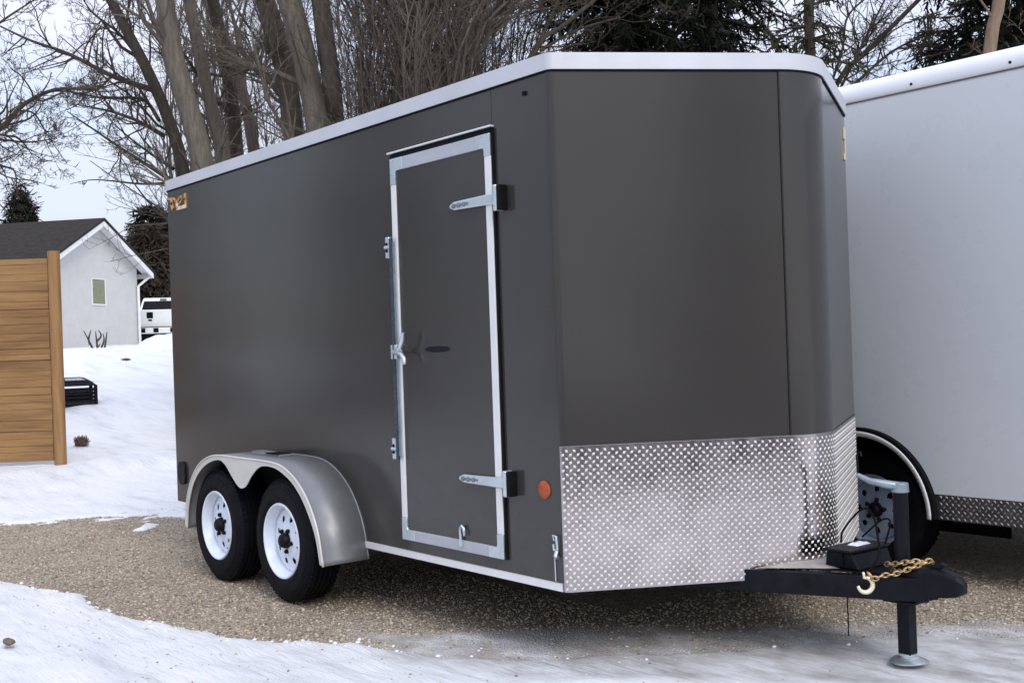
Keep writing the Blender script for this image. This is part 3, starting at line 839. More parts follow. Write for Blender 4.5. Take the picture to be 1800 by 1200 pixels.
# chains
def chain(mb, pts, link=.026, wire=.0036):
    P = [Vector(p) for p in cr3(pts, 400)]; cu = [0]
    for i in range(1, len(P)): cu.append(cu[-1]+(P[i]-P[i-1]).length)
    s = 0; k = 0; j = 0
    while s < cu[-1]-link*.5:
        while j < len(P)-2 and cu[j+1] < s: j += 1
        c = P[j]; t = (P[min(j+3,len(P)-1)]-P[max(0,j-3)]).normalized()
        u = t.cross(Vector((0,0,1)));
        if u.length < .01: u = Vector((1,0,0))
        u.normalize(); w = t.cross(u)
        a = u if k % 2 else w; a = (a+ (w if k % 2 else u)*.25).normalized()
        loop = []
        for m_ in range(12):
            th = 2*math.pi*m_/12; loop.append(c+t*math.cos(th)*link*.62+a*math.sin(th)*link*.36)
        loop.append(loop[0]); mb.tube(loop, wire, 5, cap=False)
        s += link*.86; k += 1
def cr3(pts, n):
    return cr([tuple(p) for p in pts], n)
mb = MB()
chain(mb, [(.90,TY-.03,.375),(.96,TY-.055,.385),(1.02,TY-.03,.415),(1.045,TY+.01,.428),(1.03,TY+.045,.40)])
chain(mb, [(1.045,TY-.005,.428),(1.00,TY-.05,.402),(.95,TY-.10,.378),(.92,TY-.135,.374),(.895,TY-.158,.362),(.868,TY-.162,.385)])
chain(mb, [(.88,TY-.04,.40),(.93,TY-.05,.41),(.99,TY-.04,.425),(1.05,TY+.0,.425)])
ch = mb.build('safety_chain', M['gold'], tr, smooth=True)
mb = MB()
hc = Vector((.858, TY-.165, .332)); hk = []; rr_ = []
hdir = Vector((.62,.78,0)).normalized()
for i in range(15):
    a = R(100-i*19.5); hk.append(hc+hdir*.030*math.cos(a)+Vector((0,0,1))*.030*math.sin(a)); rr_.append(.0065+.004*math.sin(math.pi*i/14))
hk = [hc+hdir*-.008+Vector((0,0,.052)), hc+hdir*-.004+Vector((0,0,.04))]+hk; rr_ = [.005,.006]+rr_
mb.tube(hk, rr_, 8); mb.build('hook', simple('pale_hook_metal', (.86,.78,.55), .3, .5), ch, smooth=True)
# wiring
mb = MB()
mb.tube(cr3([(.70,TY-.1,.48),(.66,TY-.02,.52),(.70,TY+.06,.60),(.78,TY+.02,.58),(.84,TY-.04,.50),(.87,TY-.08,.45),(.845,TY-.115,.38),(.80,TY-.14,.365),(.77,TY-.155,.33)], 40), .0048, 6)
mb.tube(cr3([(.77,TY-.155,.33),(.765,TY-.16,.25),(.77,TY-.165,.17),(.768,TY-.165,.11)], 20), .0028, 6)
mb.tube(cr3([(.70,TY+.05,.48),(.76,TY+.10,.55),(.84,TY+.05,.56),(.86,TY-.02,.48)], 24), .004, 6)
mb.build('cable', M['matte'], tr, smooth=True)

# ================================================================== WHITE TRAILER
WX0, WX1, WY0, WY1 = -4.6, 2.4, 2.5, 5.05
WZB, WZT, WZC = .465, 2.66, 2.775
wt = empty('cargo_trailer', ((WX0+WX1)/2, WY0, 0), 'large white enclosed trailer with a dark wheel arch, parked behind the grey trailer', 'trailer')
AX, AZ, AR = -.29, .33, .465       # front wheel arch; the rear one is hidden behind the grey trailer
AX2 = -1.25
def arch_wall(y0, y1):
    pts = [(WX0, WZB)]
    a2 = math.asin((WZB-AZ)/AR)
    lx = AX2-AR*math.cos(a2)
    pts.append((lx, WZB))
    for i in range(0, 13):
        a = math.pi-a2-(math.pi/2-a2)*i/12; pts.append((AX2+AR*math.cos(a), AZ+AR*math.sin(a)))
    for i in range(0, 13):
        a = math.pi/2-(math.pi/2-a2)*i/12; pts.append((AX+AR*math.cos(a), AZ+AR*math.sin(a)))
    pts += [(WX1, WZB), (WX1, WZT), (WX0, WZT)]
    return pts
mb = MB(); mb.prism_y(arch_wall(0,0), WY0, WY0+.03)
mb.build('side_wall', M['white_skin'], None, angle=30); side = bpy.context.scene.collection.objects[-1]; rel(side, wt)
mb = MB(); wb = [(WX1+.0,WY0),(WX1+1.0,(WY0+WY1)/2),(WX1,WY1),(WX0,WY1),(WX0,WY0+.031),(WX1,WY0+.031)]
mb.prism([(WX0,WY0+.62),(WX1,WY0+.62),(WX1+.62,(WY0+WY1)/2+.0),(WX1,WY1),(WX0,WY1)], WZB, WZT)
mb.prism([(AX+AR+.1,WY0+.031),(WX1,WY0+.031),(WX1,WY0+.619),(AX+AR+.1,WY0+.619)], WZB, WZT)
mb.prism([(WX0,WY0+.031),(AX2-AR-.1,WY0+.031),(AX2-AR-.1,WY0+.619),(WX0,WY0+.619)], WZB, WZT)
mb.prism([(AX2-AR-.1,WY0+.031),(AX+AR+.1,WY0+.031),(AX+AR+.1,WY0+.619),(AX2-AR-.1,WY0+.619)], .82, WZT)
mb.prism([(WX1,WY0),(WX1+.9,(WY0+WY1)/2),(WX1,WY1)], WZB, WZT)
rel(mb.build('wall_shell', M['white_skin'], None), wt)
mb = MB(); mb.box(AX2-AR-.09,AX+AR+.09,WY0+.612,WY0+.618,.15,.82); mb.box(AX2-AR-.09,AX+AR+.09,WY0+.032,WY0+.61,.80,.818)
mb.box(AX+AR+.08,AX+AR+.095,WY0+.032,WY0+.61,.3,.80)
rel(mb.build('wheel_well', M['matte'], None), wt)
mb = MB()   # rounded roof edge
prof = [(0,0),(-.006,.012),(-.006,.055),(.004,.085),(.026,.108),(.06,.118)]
for x0_, x1_ in ((WX0-.01,WX1+.01),):
    b0 = len(mb.v)
    for x in (x0_, x1_):
        for dy, dz in prof: mb.v.append((x, WY0+dy, WZT+dz))
        mb.v.append((x, WY1, WZT+.118)); mb.v.append((x, WY1, WZT))
    n = len(prof)+2
    for k in range(n): mb.face([b0+k, b0+(k+1)%n, b0+n+(k+1)%n, b0+n+k])
    mb.face(list(range(b0,b0+n))); mb.face(list(range(b0+2*n-1,b0+n-1,-1)))
mb.prism([(WX1+.011,WY0),(WX1+.93,(WY0+WY1)/2),(WX1+.011,WY1)], WZT, WZT+.118)
rel(mb.build('roof_trim', M['white_cap'], None, angle=50), wt)
mb = MB(); mb.box(WX0,WX1,WY0-.004,WY0+.0,WZT-.008,WZT); rel(mb.build('trim_gasket', simple('grey_gasket', (.12,.09,.07), .7), None), wt)
mb = MB()
for i in range(9): mb.lathe_y([(.008,WY0-.0065),(.008,WY0-.009),(.0005,WY0-.010)], -3.9+.56*i+.1, WZT+.03, 8)
[rel(o_, wt) for o_ in split_build(mb, 'rivet', M['matte'], None)]
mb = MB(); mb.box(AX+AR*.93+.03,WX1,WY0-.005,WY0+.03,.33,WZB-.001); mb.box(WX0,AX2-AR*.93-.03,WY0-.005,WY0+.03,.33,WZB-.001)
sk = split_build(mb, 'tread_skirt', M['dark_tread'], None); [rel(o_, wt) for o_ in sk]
mb = MB()
for r_ in range(7):
    for c_ in range(62):
        x = .21+c_*.034+(r_ % 2)*.017; z = .342+r_*.0185; a = R(45) if r_ % 2 else R(-45); ux, uz = math.cos(a), math.sin(a)
        q_ = lambda l, w_, h_: (x+ux*l-uz*w_, WY0-.0052-h_, z+uz*l+ux*w_)
        mb.add([q_(-.011,0,0),q_(0,-.006,0),q_(.011,0,0),q_(0,.006,0),q_(-.004,0,.0035),q_(.004,0,.0035)], [(0,1,4),(1,5,4),(1,2,5),(2,3,5),(3,4,5),(3,0,4)])
rel(mb.build('tread_pattern', simple('dull_lugs', (.30,.29,.29), .4, .6, .15, 30), None), wt)
mb = MB()
def arcpts(r, y):
    P = []
    for i in range(0, 15):
        a = math.pi-math.pi/2*i/14; P.append((AX2+r*math.cos(a), y, AZ+r*math.sin(a)))
    for i in range(0, 29):
        a = math.pi/2-math.pi/2*i/28; P.append((AX+r*math.cos(a), y, AZ+r*math.sin(a)))
    return P
A = arcpts(AR-.012, WY0-.04); B = arcpts(AR+.014, WY0-.04)
b0 = len(mb.v); C_ = arcpts(AR-.012, WY0+.03)
def ribbon(mb, A, B):
    b0 = len(mb.v); mb.v += [tuple(p_) for p_ in A]+[tuple(p_) for p_ in B]; n = len(A)
    for i in range(n-1): mb.face([b0+i, b0+i+1, b0+n+i+1, b0+n+i])
ribbon(mb, arcpts(AR+.012, WY0-.035), arcpts(AR+.012, WY0+.0)); ribbon(mb, arcpts(AR+.012, WY0-.035), arcpts(AR-.003, WY0-.035))
rel(mb.build('arch_rubber', M['matte'], None, solid=.005), wt)
mb = MB(); ribbon(mb, arcpts(AR-.006, WY0-.042), arcpts(AR-.034, WY0-.030)); rel(mb.build('arch_trim', M['white_cap'], None, solid=.006, smooth=True), wt)
for x in (AX+.0, AX2):
    w = copy_tree(w0, wt); w.location = Vector((x, WY0+.20, RT_-.012))-Vector(wt.location); w.rotation_euler = (0, .2, 0)
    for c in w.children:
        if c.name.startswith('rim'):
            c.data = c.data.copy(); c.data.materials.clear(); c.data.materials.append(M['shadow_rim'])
mb = MB(); mb.box(WX0+.1,WX1,WY0+.66,WY0+.74,.28,.46); mb.box(WX0+.1,WX1,WY1-.2,WY1-.1,.28,.46)
for x in (AX, AX2): mb.tube([(x,WY0+.2,.32),(x,WY1-.1,.32)], .045, 10)
rel(mb.build('underframe', M['black'], None), wt)

# ================================================================== FENCE
fp = Vector((-11.447,1.456,0)); fd = -RT0
fl = empty('wooden_fence', fp, 'tall honey brown wooden fence of horizontal boards at the left edge', 'fence')
def fm(): return Matrix(((fd.x, -fd.y, 0, fp.x),(fd.y, fd.x, 0, fp.y),(0,0,1,0),(0,0,0,1)))   # local x runs along the fence
FM = fm()
bays = [(.08,2.5),(2.66,5.08),(5.24,7.66)]
rndf = random.Random(5)
for a, b_ in bays:
    mb = MB(); z = .06; k = 0
    while z < 2.60:
        h = rndf.choice((.075,.095,.12,.135)); off = rndf.uniform(-.009,.009)
        mb.box(a, b_, -.016+off, .016+off, z, z+h-.003, FM); z += h
    mb.box(a, b_, -.010, .004, .07, z-.02, FM)
    o = mb.build('board_panel', M['wood'], None, bevel=.004); rel(o, fl)
for x in (0, 2.58, 5.16, 7.74):
    mb = MB(); mb.tube([FM @ Vector((x,0,-.1)), FM @ Vector((x,0,2.72))], .076, 20)
    o = mb.build('post', M['post'], None, angle=40); rel(o, fl)

# ================================================================== HOUSE
Hc = at(170, 628, 37.0); Hc.z = 0
rdv = (RT0*-math.cos(R(10)) + Vector((FW.x,FW.y,0)).normalized()*math.sin(R(10))).normalized()   # ridge direction, away from the gable
gd = Vector((-rdv.y, rdv.x, 0));
if gd.dot(FW) < 0: gd = -gd
HB = gz(Hc.x, Hc.y)-.05
apexz = (at(190,383,37.0)).z; eave = apexz-1.62
hs = empty('white_house', (Hc.x, Hc.y, HB), 'small white house with dark pitched roof beyond the wooden fence', 'house')
def HM(t, r, z): return Vector((Hc.x, Hc.y, 0)) + gd*t + rdv*r + Vector((0,0,z))
hw = 2.8; LEN = 11
mb = MB()
def poly_prism(mb, pts_tz, r0, r1):
    n = len(pts_tz); mb.add([HM(t,r0,z) for t,z in pts_tz]+[HM(t,r1,z) for t,z in pts_tz],
        [tuple(range(n)), tuple(range(2*n-1,n-1,-1))]+[(i,i+n,(i+1)%n+n,(i+1)%n) for i in range(n)])
slope = 1.62/3.4
poly_prism(mb, [(-hw,HB-.5),(hw,HB-.5),(hw,apexz-slope*hw-.12),(0,apexz-.12),(-hw,apexz-slope*hw-.12)], 0, LEN)
rel(mb.build('wall', M['siding'], None), hs)
mb = MB()
poly_prism(mb, [(-3.25,apexz-slope*3.25),(0,apexz),(3.25,apexz-slope*3.25),(3.25,apexz-slope*3.25-.07),(0,apexz-.085),(-3.25,apexz-slope*3.25-.07)], -.45, LEN+.4)
rel(mb.build('roof', M['shingle'], None), hs)
mb = MB()
poly_prism(mb, [(-3.2,apexz-slope*3.2-.09),(0,apexz-.10),(3.2,apexz-slope*3.2-.09),(3.2,apexz-slope*3.2-.26),(0,apexz-.27),(-3.2,apexz-slope*3.2-.26)], -.42, -.36)
poly_prism(mb, [(-3.2,apexz-slope*3.2-.09),(0,apexz-.09),(3.2,apexz-slope*3.2-.09),(3.2,apexz-slope*3.2-.11),(0,apexz-.115),(-3.2,apexz-slope*3.2-.11)], -.355, -.005)
for s_ in (-1,1):
    a_, b_ = sorted((s_*3.2, s_*3.14)); poly_prism(mb, [(a_,apexz-slope*3.2-.11),(b_,apexz-slope*3.2-.11),(b_,apexz-slope*3.2-.26),(a_,apexz-slope*3.2-.26)], -.34, LEN)
rel(mb.build('fascia', M['trimwhite'], None), hs)
# window (t from px): centre px 175, y 491..534
def t_at(px):
    lo, hi = -3.5, 3.5
    for _ in range(40):
        mid = (lo+hi)/2; p_ = HM(mid, 0, 0); d = p_-CAM; d.z = 0
        u = 900+F_PX*(d.dot(RT0))/(d.dot(FW))
        if u < px: lo = mid
        else: hi = mid
    return lo
t0, t1 = t_at(165), t_at(187); dmid = (HM((t0+t1)/2,0,0)-CAM).dot(FW)
wz1 = at(175,491,dmid).z; wz0 = at(175,534,dmid).z
mb = MB(); poly_prism(mb, [(t0,wz0),(t1,wz0),(t1,wz1),(t0,wz1)], -.012, -.002); wn = mb.build('window', M['olive'], None); rel(wn, hs)
mb = MB()
for a_, b_, c_, d_ in ((t0-.05,t1+.05,wz1+.001,wz1+.035),(t0-.05,t1+.05,wz0-.045,wz0-.001),(t0-.05,t0-.001,wz0,wz1),(t1+.001,t1+.05,wz0,wz1)):
    poly_prism(mb, [(a_,c_),(b_,c_),(b_,d_),(a_,d_)], -.03, -.002)
o = mb.build('frame', M['trimwhite'], None); o.parent = wn
mb = MB(); te = hw-.05; ez = apexz-slope*3.2-.2
mb.tube([HM(3.15,-.30,ez+.02),HM(3.05,-.2,ez-.1),HM(te,-.06,ez-.35),HM(te,-.06,HB+.1)], .05, 8)
rel(mb.build('downspout', M['trimwhite'], None, angle=50), hs)
# dry stalks by the gable wall
dp = at(165, 616, 33.5); gzz = gz(dp.x, dp.y)
mb = MB()
for u0, v0, u1, v1, u2, v2 in ((165,617,157,600,147,581),(158,605,156,595,160,580),(172,617,170,600,168,582),(170,600,178,590,173,580),(183,617,186,600,188,583),(176,617,183,598,181,586),(160,617,170,612,176,604)):
    mb.tube(cr3([at(u0,v0,33.5), at(u1,v1,33.6), at(u2,v2,33.5)], 8), [.035,.032,.03,.028,.025,.02,.016,.01], 5)
tag(mb.build('dry_stalks', M['bark_dark'], None), 'few bare dark stalks standing in the snow before the white house wall', 'dead plant')

# ================================================================== PICKUP TRUCK (seen from behind)
TD = 42.0; tc = at(290, 608, TD); tz = tc.z
fdv = Vector((FW.x,FW.y,0)).normalized()
# truck heading: away from the camera and a touch to the right
hd = (tc-CAM); hd.z = 0; hd.normalize(); hr = Vector((hd.y,-hd.x,0))
pk = empty('pickup_truck', (tc.x,tc.y,tz), 'white pickup truck parked tail first beside the white house', 'pickup truck')
TM = Matrix(((hr.x,hd.x,0,tc.x),(hr.y,hd.y,0,tc.y),(0,0,1,tz),(0,0,0,1)))    # local x right, y forward, z up
def tpart(mb, name, mat, parent=None, bevel=0, **k):
    mb.v = [tuple(TM @ Vector(p_)) for p_ in mb.v]; o = mb.build(name, mat, None, bevel=bevel, **k)
    if parent: o.parent = parent
    else: rel(o, pk)
    return o
mb = MB(); mb.box(-.97,-.91,.02,1.9,.62,1.33); mb.box(.91,.97,.02,1.9,.62,1.33); mb.box(-.91,.91,.05,1.9,.62,.72); mb.box(-.97,.97,1.9,5.4,.5,1.22)
mb.add([(-.95,4.1,1.22),(.95,4.1,1.22),(.95,5.35,1.16),(-.95,5.35,1.16)],[(0,1,2,3)])
body = tpart(mb, 'body', M['truck'], bevel=.03)
mb = MB(); mb.box(-.905,.905,-.03,.03,.70,1.33); tg = tpart(mb, 'tailgate', M['truck'], bevel=.02)
mb = MB(); mb.box(-.60,-.38,-.045,-.031,1.02,1.24); mb.box(-.55,-.42,-.045,-.031,.92,.98); tpart(mb, 'handle', M['matte'], tg, bevel=.02)
mb = MB()
for (y, z, w) in ((1.92,1.22,.94),(4.2,1.22,.94)): pass
cab = [(1.92,1.225,.94),(2.05,1.72,.78),(2.25,1.86,.72),(3.2,1.86,.72),(3.5,1.78,.76),(4.1,1.225,.93)]
for y, z, w in cab: mb.v += [(-w,y,z),(w,y,z)]
for i in range(len(cab)-1): mb.face([2*i,2*i+1,2*i+3,2*i+2])
mb.face([0,2,4,6,8,10]); mb.face([11,9,7,5,3,1]); mb.face([0,10,11,1])
tpart(mb, 'cab', M['truck'], bevel=.04)
mb = MB(); mb.add([(-.83,1.905,1.27),(.83,1.905,1.27),(.70,2.02,1.73),(-.70,2.02,1.73)],[(0,1,2,3)]); tpart(mb, 'rear_window', M['glass'])
mb = MB(); mb.box(-.12,.12,2.05,2.09,1.755,1.82); tpart(mb, 'brake_light', simple('grey_lens',(.12,.15,.2),.2))
mb = MB(); mb.box(-.97,.97,-.20,-.06,.46,.68); bp = tpart(mb, 'bumper', M['truck'], bevel=.03)
mb = MB(); mb.box(-.84,-.66,-.21,-.202,.50,.66); mb.box(-.38,-.20,-.21,-.202,.50,.66); mb.box(.2,.38,-.21,-.202,.50,.66); mb.box(-.95,.95,-.19,-.05,.685,.70); tpart(mb, 'bumper_recess', M['matte'], bp)
mb = MB(); mb.box(-.9,.9,-.1,.3,.28,.45); mb.box(-.05,.05,-.3,-.1,.3,.4); tpart(mb, 'hitch', M['matte'])
for sx in (-1,1):
    for y in (1.0, 4.5):
        mb = MB(); mb.lathe_y([(.2,-.12),(.34,-.12),(.37,-.08),(.37,.08),(.34,.12),(.2,.12),(.19,.05),(.0005,.05)], 0, 0, 28)
        mb.v = [(sx*.82+p_[1]*sx*-1, y+p_[0], .37+p_[2]) for p_ in mb.v]; tpart(mb, 'tyre', M['tyre'], angle=40)
for sx in (-1,1):
    mb = MB(); mb.box(min(sx*.915,sx*.965),max(sx*.915,sx*.965),-.01,.018,.85,1.25); tpart(mb, 'tail_light', M['red'])
mb = MB(); 
sb = at(312,600,38.5)
for (ox, s_) in ((0,1),):
    gx = 22
    for i in range(gx):
        for j in range(gx):
            u, v_ = i/(gx-1)*2-1, j/(gx-1)*2-1; rr2 = u*u+v_*v_
            h = max(0, 1-rr2)**.9*.50*(1+.35*fbm(u, v_, 2.2, 4))-.05
            q = Vector((sb.x,sb.y,0))+RT0*(u*1.5)+fdv*(v_*1.2); mb.v.append((q.x,q.y,gz(q.x,q.y)+h))
    for i in range(gx-1):
        for j in range(gx-1): mb.face([i*gx+j,(i+1)*gx+j,(i+1)*gx+j+1,i*gx+j+1])
tag(mb.build('snow_pile', M['snow'], None, smooth=True), 'lumpy heap of cleared snow in front of the white pickup truck', 'snow pile')

# ================================================================== BLACK SLATTED BOX IN THE SNOW
CD = 21.4; cc = at(132, 716, CD); cz = gz(cc.x, cc.y)-.02
cz = min(cz, cc.z)
cr_ = empty('garden_composter', (cc.x,cc.y,cz), 'small black slatted composter with a sloping lid, in the snow right of the fence post', 'composter')
ang = R(28); cxv = RT0*math.cos(ang)-fdv*math.sin(ang)*-1; cyv = Vector((-cxv.y,cxv.x,0))
CM = Matrix(((cxv.x,cyv.x,0,cc.x),(cxv.y,cyv.y,0,cc.y),(0,0,1,cz),(0,0,0,1)))
def cpart(mb, name, mat, bevel=0):
    mb.v = [tuple(CM @ Vector(p_)) for p_ in mb.v]; o = mb.build(name, mat, None, bevel=bevel); rel(o, cr_)
mb = MB(); ww, dd_, hh_ = .33, .30, .46
for sx in (-1,1):
    for sy in (-1,1): mb.box(sx*ww-.03, sx*ww+.03, sy*dd_-.03, sy*dd_+.03, 0, hh_)
mb.v = [tuple(CM @ Vector(p_)) for p_ in mb.v]
[rel(o_, cr_) for o_ in split_build(mb, 'corner_post', M['black'], bevel=.008)]
mb = MB(); rc = random.Random(2)
for k in range(6):
    z0 = .02+k*.068; z1 = z0+.05
    mb.box(-ww+.031,ww-.031,-dd_-.012,-dd_+.012,z0,z1); mb.box(-ww+.031,ww-.031,dd_-.012,dd_+.012,z0,z1)
    mb.box(-ww-.012,-ww+.012,-dd_+.031,dd_-.031,z0,z1); mb.box(ww-.012,ww+.012,-dd_+.031,dd_-.031,z0,z1)
cpart(mb, 'slats', M['black'])
mb = MB(); mb.add([(-ww-.04,-dd_-.04,hh_),(ww+.04,-dd_-.04,hh_),(ww+.04,dd_+.04,hh_),(-ww-.04,dd_+.04,hh_),(-ww+.06,-dd_+.1,hh_+.16),(ww-.22,-dd_+.1,hh_+.16),(ww-.22,dd_-.1,hh_+.16),(-ww+.06,dd_-.1,hh_+.16)],
    [(0,3,2,1),(4,5,6,7),(0,1,5,4),(1,2,6,5),(2,3,7,6),(3,0,4,7)])
cpart(mb, 'lid', M['black'], .015)
mb = MB(); mb.add([(-ww+.14,-dd_+.03,hh_+.106),(ww-.16,-dd_+.03,hh_+.106),(ww-.24,-dd_+.08,hh_+.15),(-ww+.14,-dd_+.08,hh_+.15)],[(0,1,2,3)])
mb.add([(ww-.0,-dd_+.06,hh_+.045),(ww-.0,dd_-.06,hh_+.045),(ww-.18,dd_-.12,hh_+.152),(ww-.18,-dd_+.12,hh_+.152)],[(0,1,2,3)])
cpart(mb, 'frost', simple('thin_frost',(.40,.41,.43),.7,0,.4,30))

# small clumps
def clump(name, c, r, h, n, mat, label, cat, seed, snowy=False):
    rr_ = random.Random(seed); mb = MB()
    for i in range(n):
        a = rr_.random()*6.28; e = rr_.uniform(.2,1)*r
        b2 = rr_.random()*6.28; f_ = rr_.random(); p0 = Vector(c)+Vector((math.cos(a)*e, math.sin(a)*e*.7, h*rr_.uniform(0,.9)*(1-.6*e/r))); p2 = Vector(c)+Vector((math.cos(b2)*r*rr_.random(), math.sin(b2)*r*rr_.random(), h*rr_.uniform(0,.6)))
        p1 = (p0+p2)/2+Vector((rr_.gauss(0,.03),rr_.gauss(0,.03),h*rr_.uniform(.2,.8))); mb.tube([p0,p1,p2], [.006,.007,.003], 3)
    return tag(mb.build(name, mat, None), label, cat)
g0 = at(143,783,17.0); clump('grass_tuft', (g0.x,g0.y,gz(g0.x,g0.y)), .12, .13, 160, M['dry'], 'curled tuft of dry brown grass in the snow near the fence post', 'grass tuft', 4)
g0 = at(222,646,28.5); clump('twig_debris', (g0.x,g0.y,gz(g0.x,g0.y)+.02), .16, .05, 40, M['dry'], 'tiny dark twig lying on the snow below the house', 'twigs', 8)
g0 = at(192,708,22.5); clump('grass_tuft', (g0.x,g0.y,gz(g0.x,g0.y)+.0), .25, .06, 120, M['dry'], 'flattened grass poking through snow right of the black composter', 'grass tuft', 9)
mb = MB(); c0 = (-2.13,-1.655, .035)
for i in range(8):
    for j in range(12):
        th = math.pi*i/7; ph = 2*math.pi*j/12; k = 1+.25*noise.noise(Vector((i*.9,j*.7,1)))
        mb.v.append((c0[0]+.05*k*math.sin(th)*math.cos(ph), c0[1]+.026*k*math.sin(th)*math.sin(ph), c0[2]+.014*k*math.cos(th)))
for i in range(7):
    for j in range(12): mb.face([i*12+j,i*12+(j+1)%12,(i+1)*12+(j+1)%12,(i+1)*12+j])
tag(mb.build('flat_stone', M['stone'], None, smooth=True), 'flat brown stone half sunk in the foreground snow', 'stone')

# ================================================================== TREES
def rv(rn, s=1): return Vector((rn.gauss(0,s), rn.gauss(0,s), rn.gauss(0,s)))
def grow(mb, rn, p, d, length, r, lvl, up=.06, kink=.16, kids=(6,5,4), sides=(6,4,3,3), minr=.0035):
    seg = max(3, int(4+3*(lvl < 2))); st = length/seg
    pts = [p.copy()]; rad = [r]; dirs = [d.copy()]
    for i in range(seg):
        d = (d+rv(rn, kink)+Vector((0,0,up))).normalized(); p = p+d*st
        pts.append(p.copy()); rad.append(max(minr*.6, r*(1-.72*(i+1)/seg))); dirs.append(d.copy())
    mb.tube(pts, rad, sides[min(lvl,3)], cap=False)
    if lvl >= len(kids): return
    for k in range(kids[lvl]):
        t = rn.uniform(.2, 1.0)*seg; i = min(seg-1, int(t)); q = pts[i].lerp(pts[i+1], t-i)
        a = dirs[i+1]; side = a.cross(rv(rn)).normalized()
        nd_ = (a*rn.uniform(.5,1.0)+side*rn.uniform(.5,.95)+Vector((0,0,.12))).normalized()
        grow(mb, rn, q, nd_, length*rn.uniform(.36,.62)*(1-.35*t/seg), max(minr, rad[i]*.55), lvl+1, up, kink, kids, sides, minr)
def limb(mb, rn, pts, r0, r1, nk, klen, kr, kids, sideb=None, n=7, up=.05, t0=.1, kink=.16):
    P = [Vector(q) for q in cr3(pts, 26)]; m = len(P)
    rad = [r0+(r1-r0)*(i/(m-1)) for i in range(m)]
    mb.tube(P, rad, n, cap=False)
    for k in range(nk):
        t = rn.uniform(t0, .98)*(m-1); i = int(t); q = P[i].lerp(P[i+1], t-i); a = (P[i+1]-P[i]).normalized()
        side = a.cross(rv(rn)).normalized()
        if sideb is not None: side = (side+sideb*rn.uniform(.2,1.2)).normalized()
        nd_ = (a*rn.uniform(.3,.9)+side*.9+Vector((0,0,.1))).normalized()
        grow(mb, rn, q, nd_, klen*rn.uniform(.5,1.1), min(rad[i]*.6, kr*rn.uniform(.6,1.1)), 1, up, kink, kids)
def bare_tree(name, label, trunk, mat, seed, D, r0, r1, nk=20, klen=2.2, kr=.045, kids=(0,5,4,3), extra=(), group='bare trees behind the trailers', twist=1.0, kink=.16, top=None, sideb=None):
    """trunk: photo readings (u, v) from the roofline upward, carried down to the soil and on up out of frame"""
    rn = random.Random(seed)
    T = [at(u, v, D+dd*1.0) for (u, v, dd) in [(q[0], q[1], q[2] if len(q) > 2 else 0) for q in trunk]]
    b0 = T[0]; d0 = (T[0]-T[1]).normalized(); gzv = gz(b0.x, b0.y)
    k = (b0.z-gzv+.2)/max(.2, -d0.z); base = b0+Vector((d0.x*k*.55, d0.y*k*.55, -(b0.z-gzv+.2)))
    mid = base.lerp(b0, .5)+Vector((d0.x, d0.y, 0))*-.0
    e = T[-1]+(T[-1]-T[-2]).normalized()*1.2; e2 = e+((T[-1]-T[-2]).normalized()+Vector((0,0,.3)))*1.6
    pts = [base, mid]+T+[e, e2]
    root = empty(name, base, label, 'tree', group)
    tm = MB(); P = [Vector(q) for q in cr3(pts, 44)]; m = len(P)
    L0 = sum((P[i+1]-P[i]).length for i in range(m-1)); rad = []
    ib = min(range(m), key=lambda i: (P[i]-b0).length)
    for i in range(m):
        if i <= ib: rr_ = r0*(1+.45*(1-i/max(1,ib))**2.5)
        else: rr_ = r0+(r1-r0)*((i-ib)/(m-1-ib))**.8
        rad.append(rr_*(1+.04*noise.noise(P[i]*1.7)))
    tm.tube(P, rad, 14)
    rel(tm.build('trunk', mat, None, smooth=True), root)
    cm = MB()
    for k in range(nk):
        i = rn.randrange(int(m*.30), m-1); q = P[i]; a = (P[i+1]-P[i]).normalized(); side = a.cross(rv(rn)).normalized()
        if sideb is not None: side = (side+sideb*rn.uniform(0,1.0)).normalized()
        d = (a*rn.uniform(.35,1.0)+side*.8).normalized()
        grow(cm, rn, q, d, klen*rn.uniform(.5,1.2), min(rad[i]*.45, kr*rn.uniform(.35,.9)), 1, .05, kink, kids)
    for ex in extra:
        pts_ = [at(u, v, D+dd) for u, v, dd in ex[0]]
        limb(cm, rn, pts_, ex[1], ex[2], ex[3], ex[4], .022, kids, kink=kink)
    rel(cm.build('crown', mat, None), root)
    return root
G, K, B_ = M['bark_grey'], M['bark_dark'], M['bark_brown']
LEFT = -RT0
bare_tree('bare_tree', 'thin dark bare tree leaning left, first trunk at the left above the roof rear', [(322,300),(298,215),(262,130),(215,40),(190,-10)], K, 11, 17, .095, .055, 16, 2.0, .035,
    kids=(0,4,4,3), sideb=LEFT*.6,
    extra=[([(268,158,0),(200,135,.2),(120,95,.5),(55,72,.6),(-5,44,.8)], .045, .012, 22, 1.1),
           ([(290,240,0),(240,212,-.2),(190,195,-.4),(135,184,-.5)], .035, .008, 16, .9),
           ([(280,212,0),(250,175,.2),(180,172,.4),(110,160,.3),(60,168,.2)], .03, .008, 18, .8),
           ([(296,314,0),(215,262,.3),(165,228,.4),(118,196,.5)], .034, .007, 14, .8),
           ([(305,297,0),(262,268,.2),(225,240,.2),(190,208,.2)], .028, .006, 9, .6),
           ([(292,322,0),(245,323,.2),(168,316,.3),(124,323,.4)], .022, .004, 4, .25),
           ([(250,110,0),(210,60,.3),(165,25,.4),(140,-10,.5)], .03, .009, 14, .9)])
bare_tree('bare_tree', 'stout bare tree with smooth grey brown trunk, second from the left above the roof rear', [(355,285),(334,200),(308,110),(296,50),(288,-10)], G, 12, 16, .155, .105, 16, 2.0, .05, kids=(0,5,4,3), sideb=LEFT*.4)
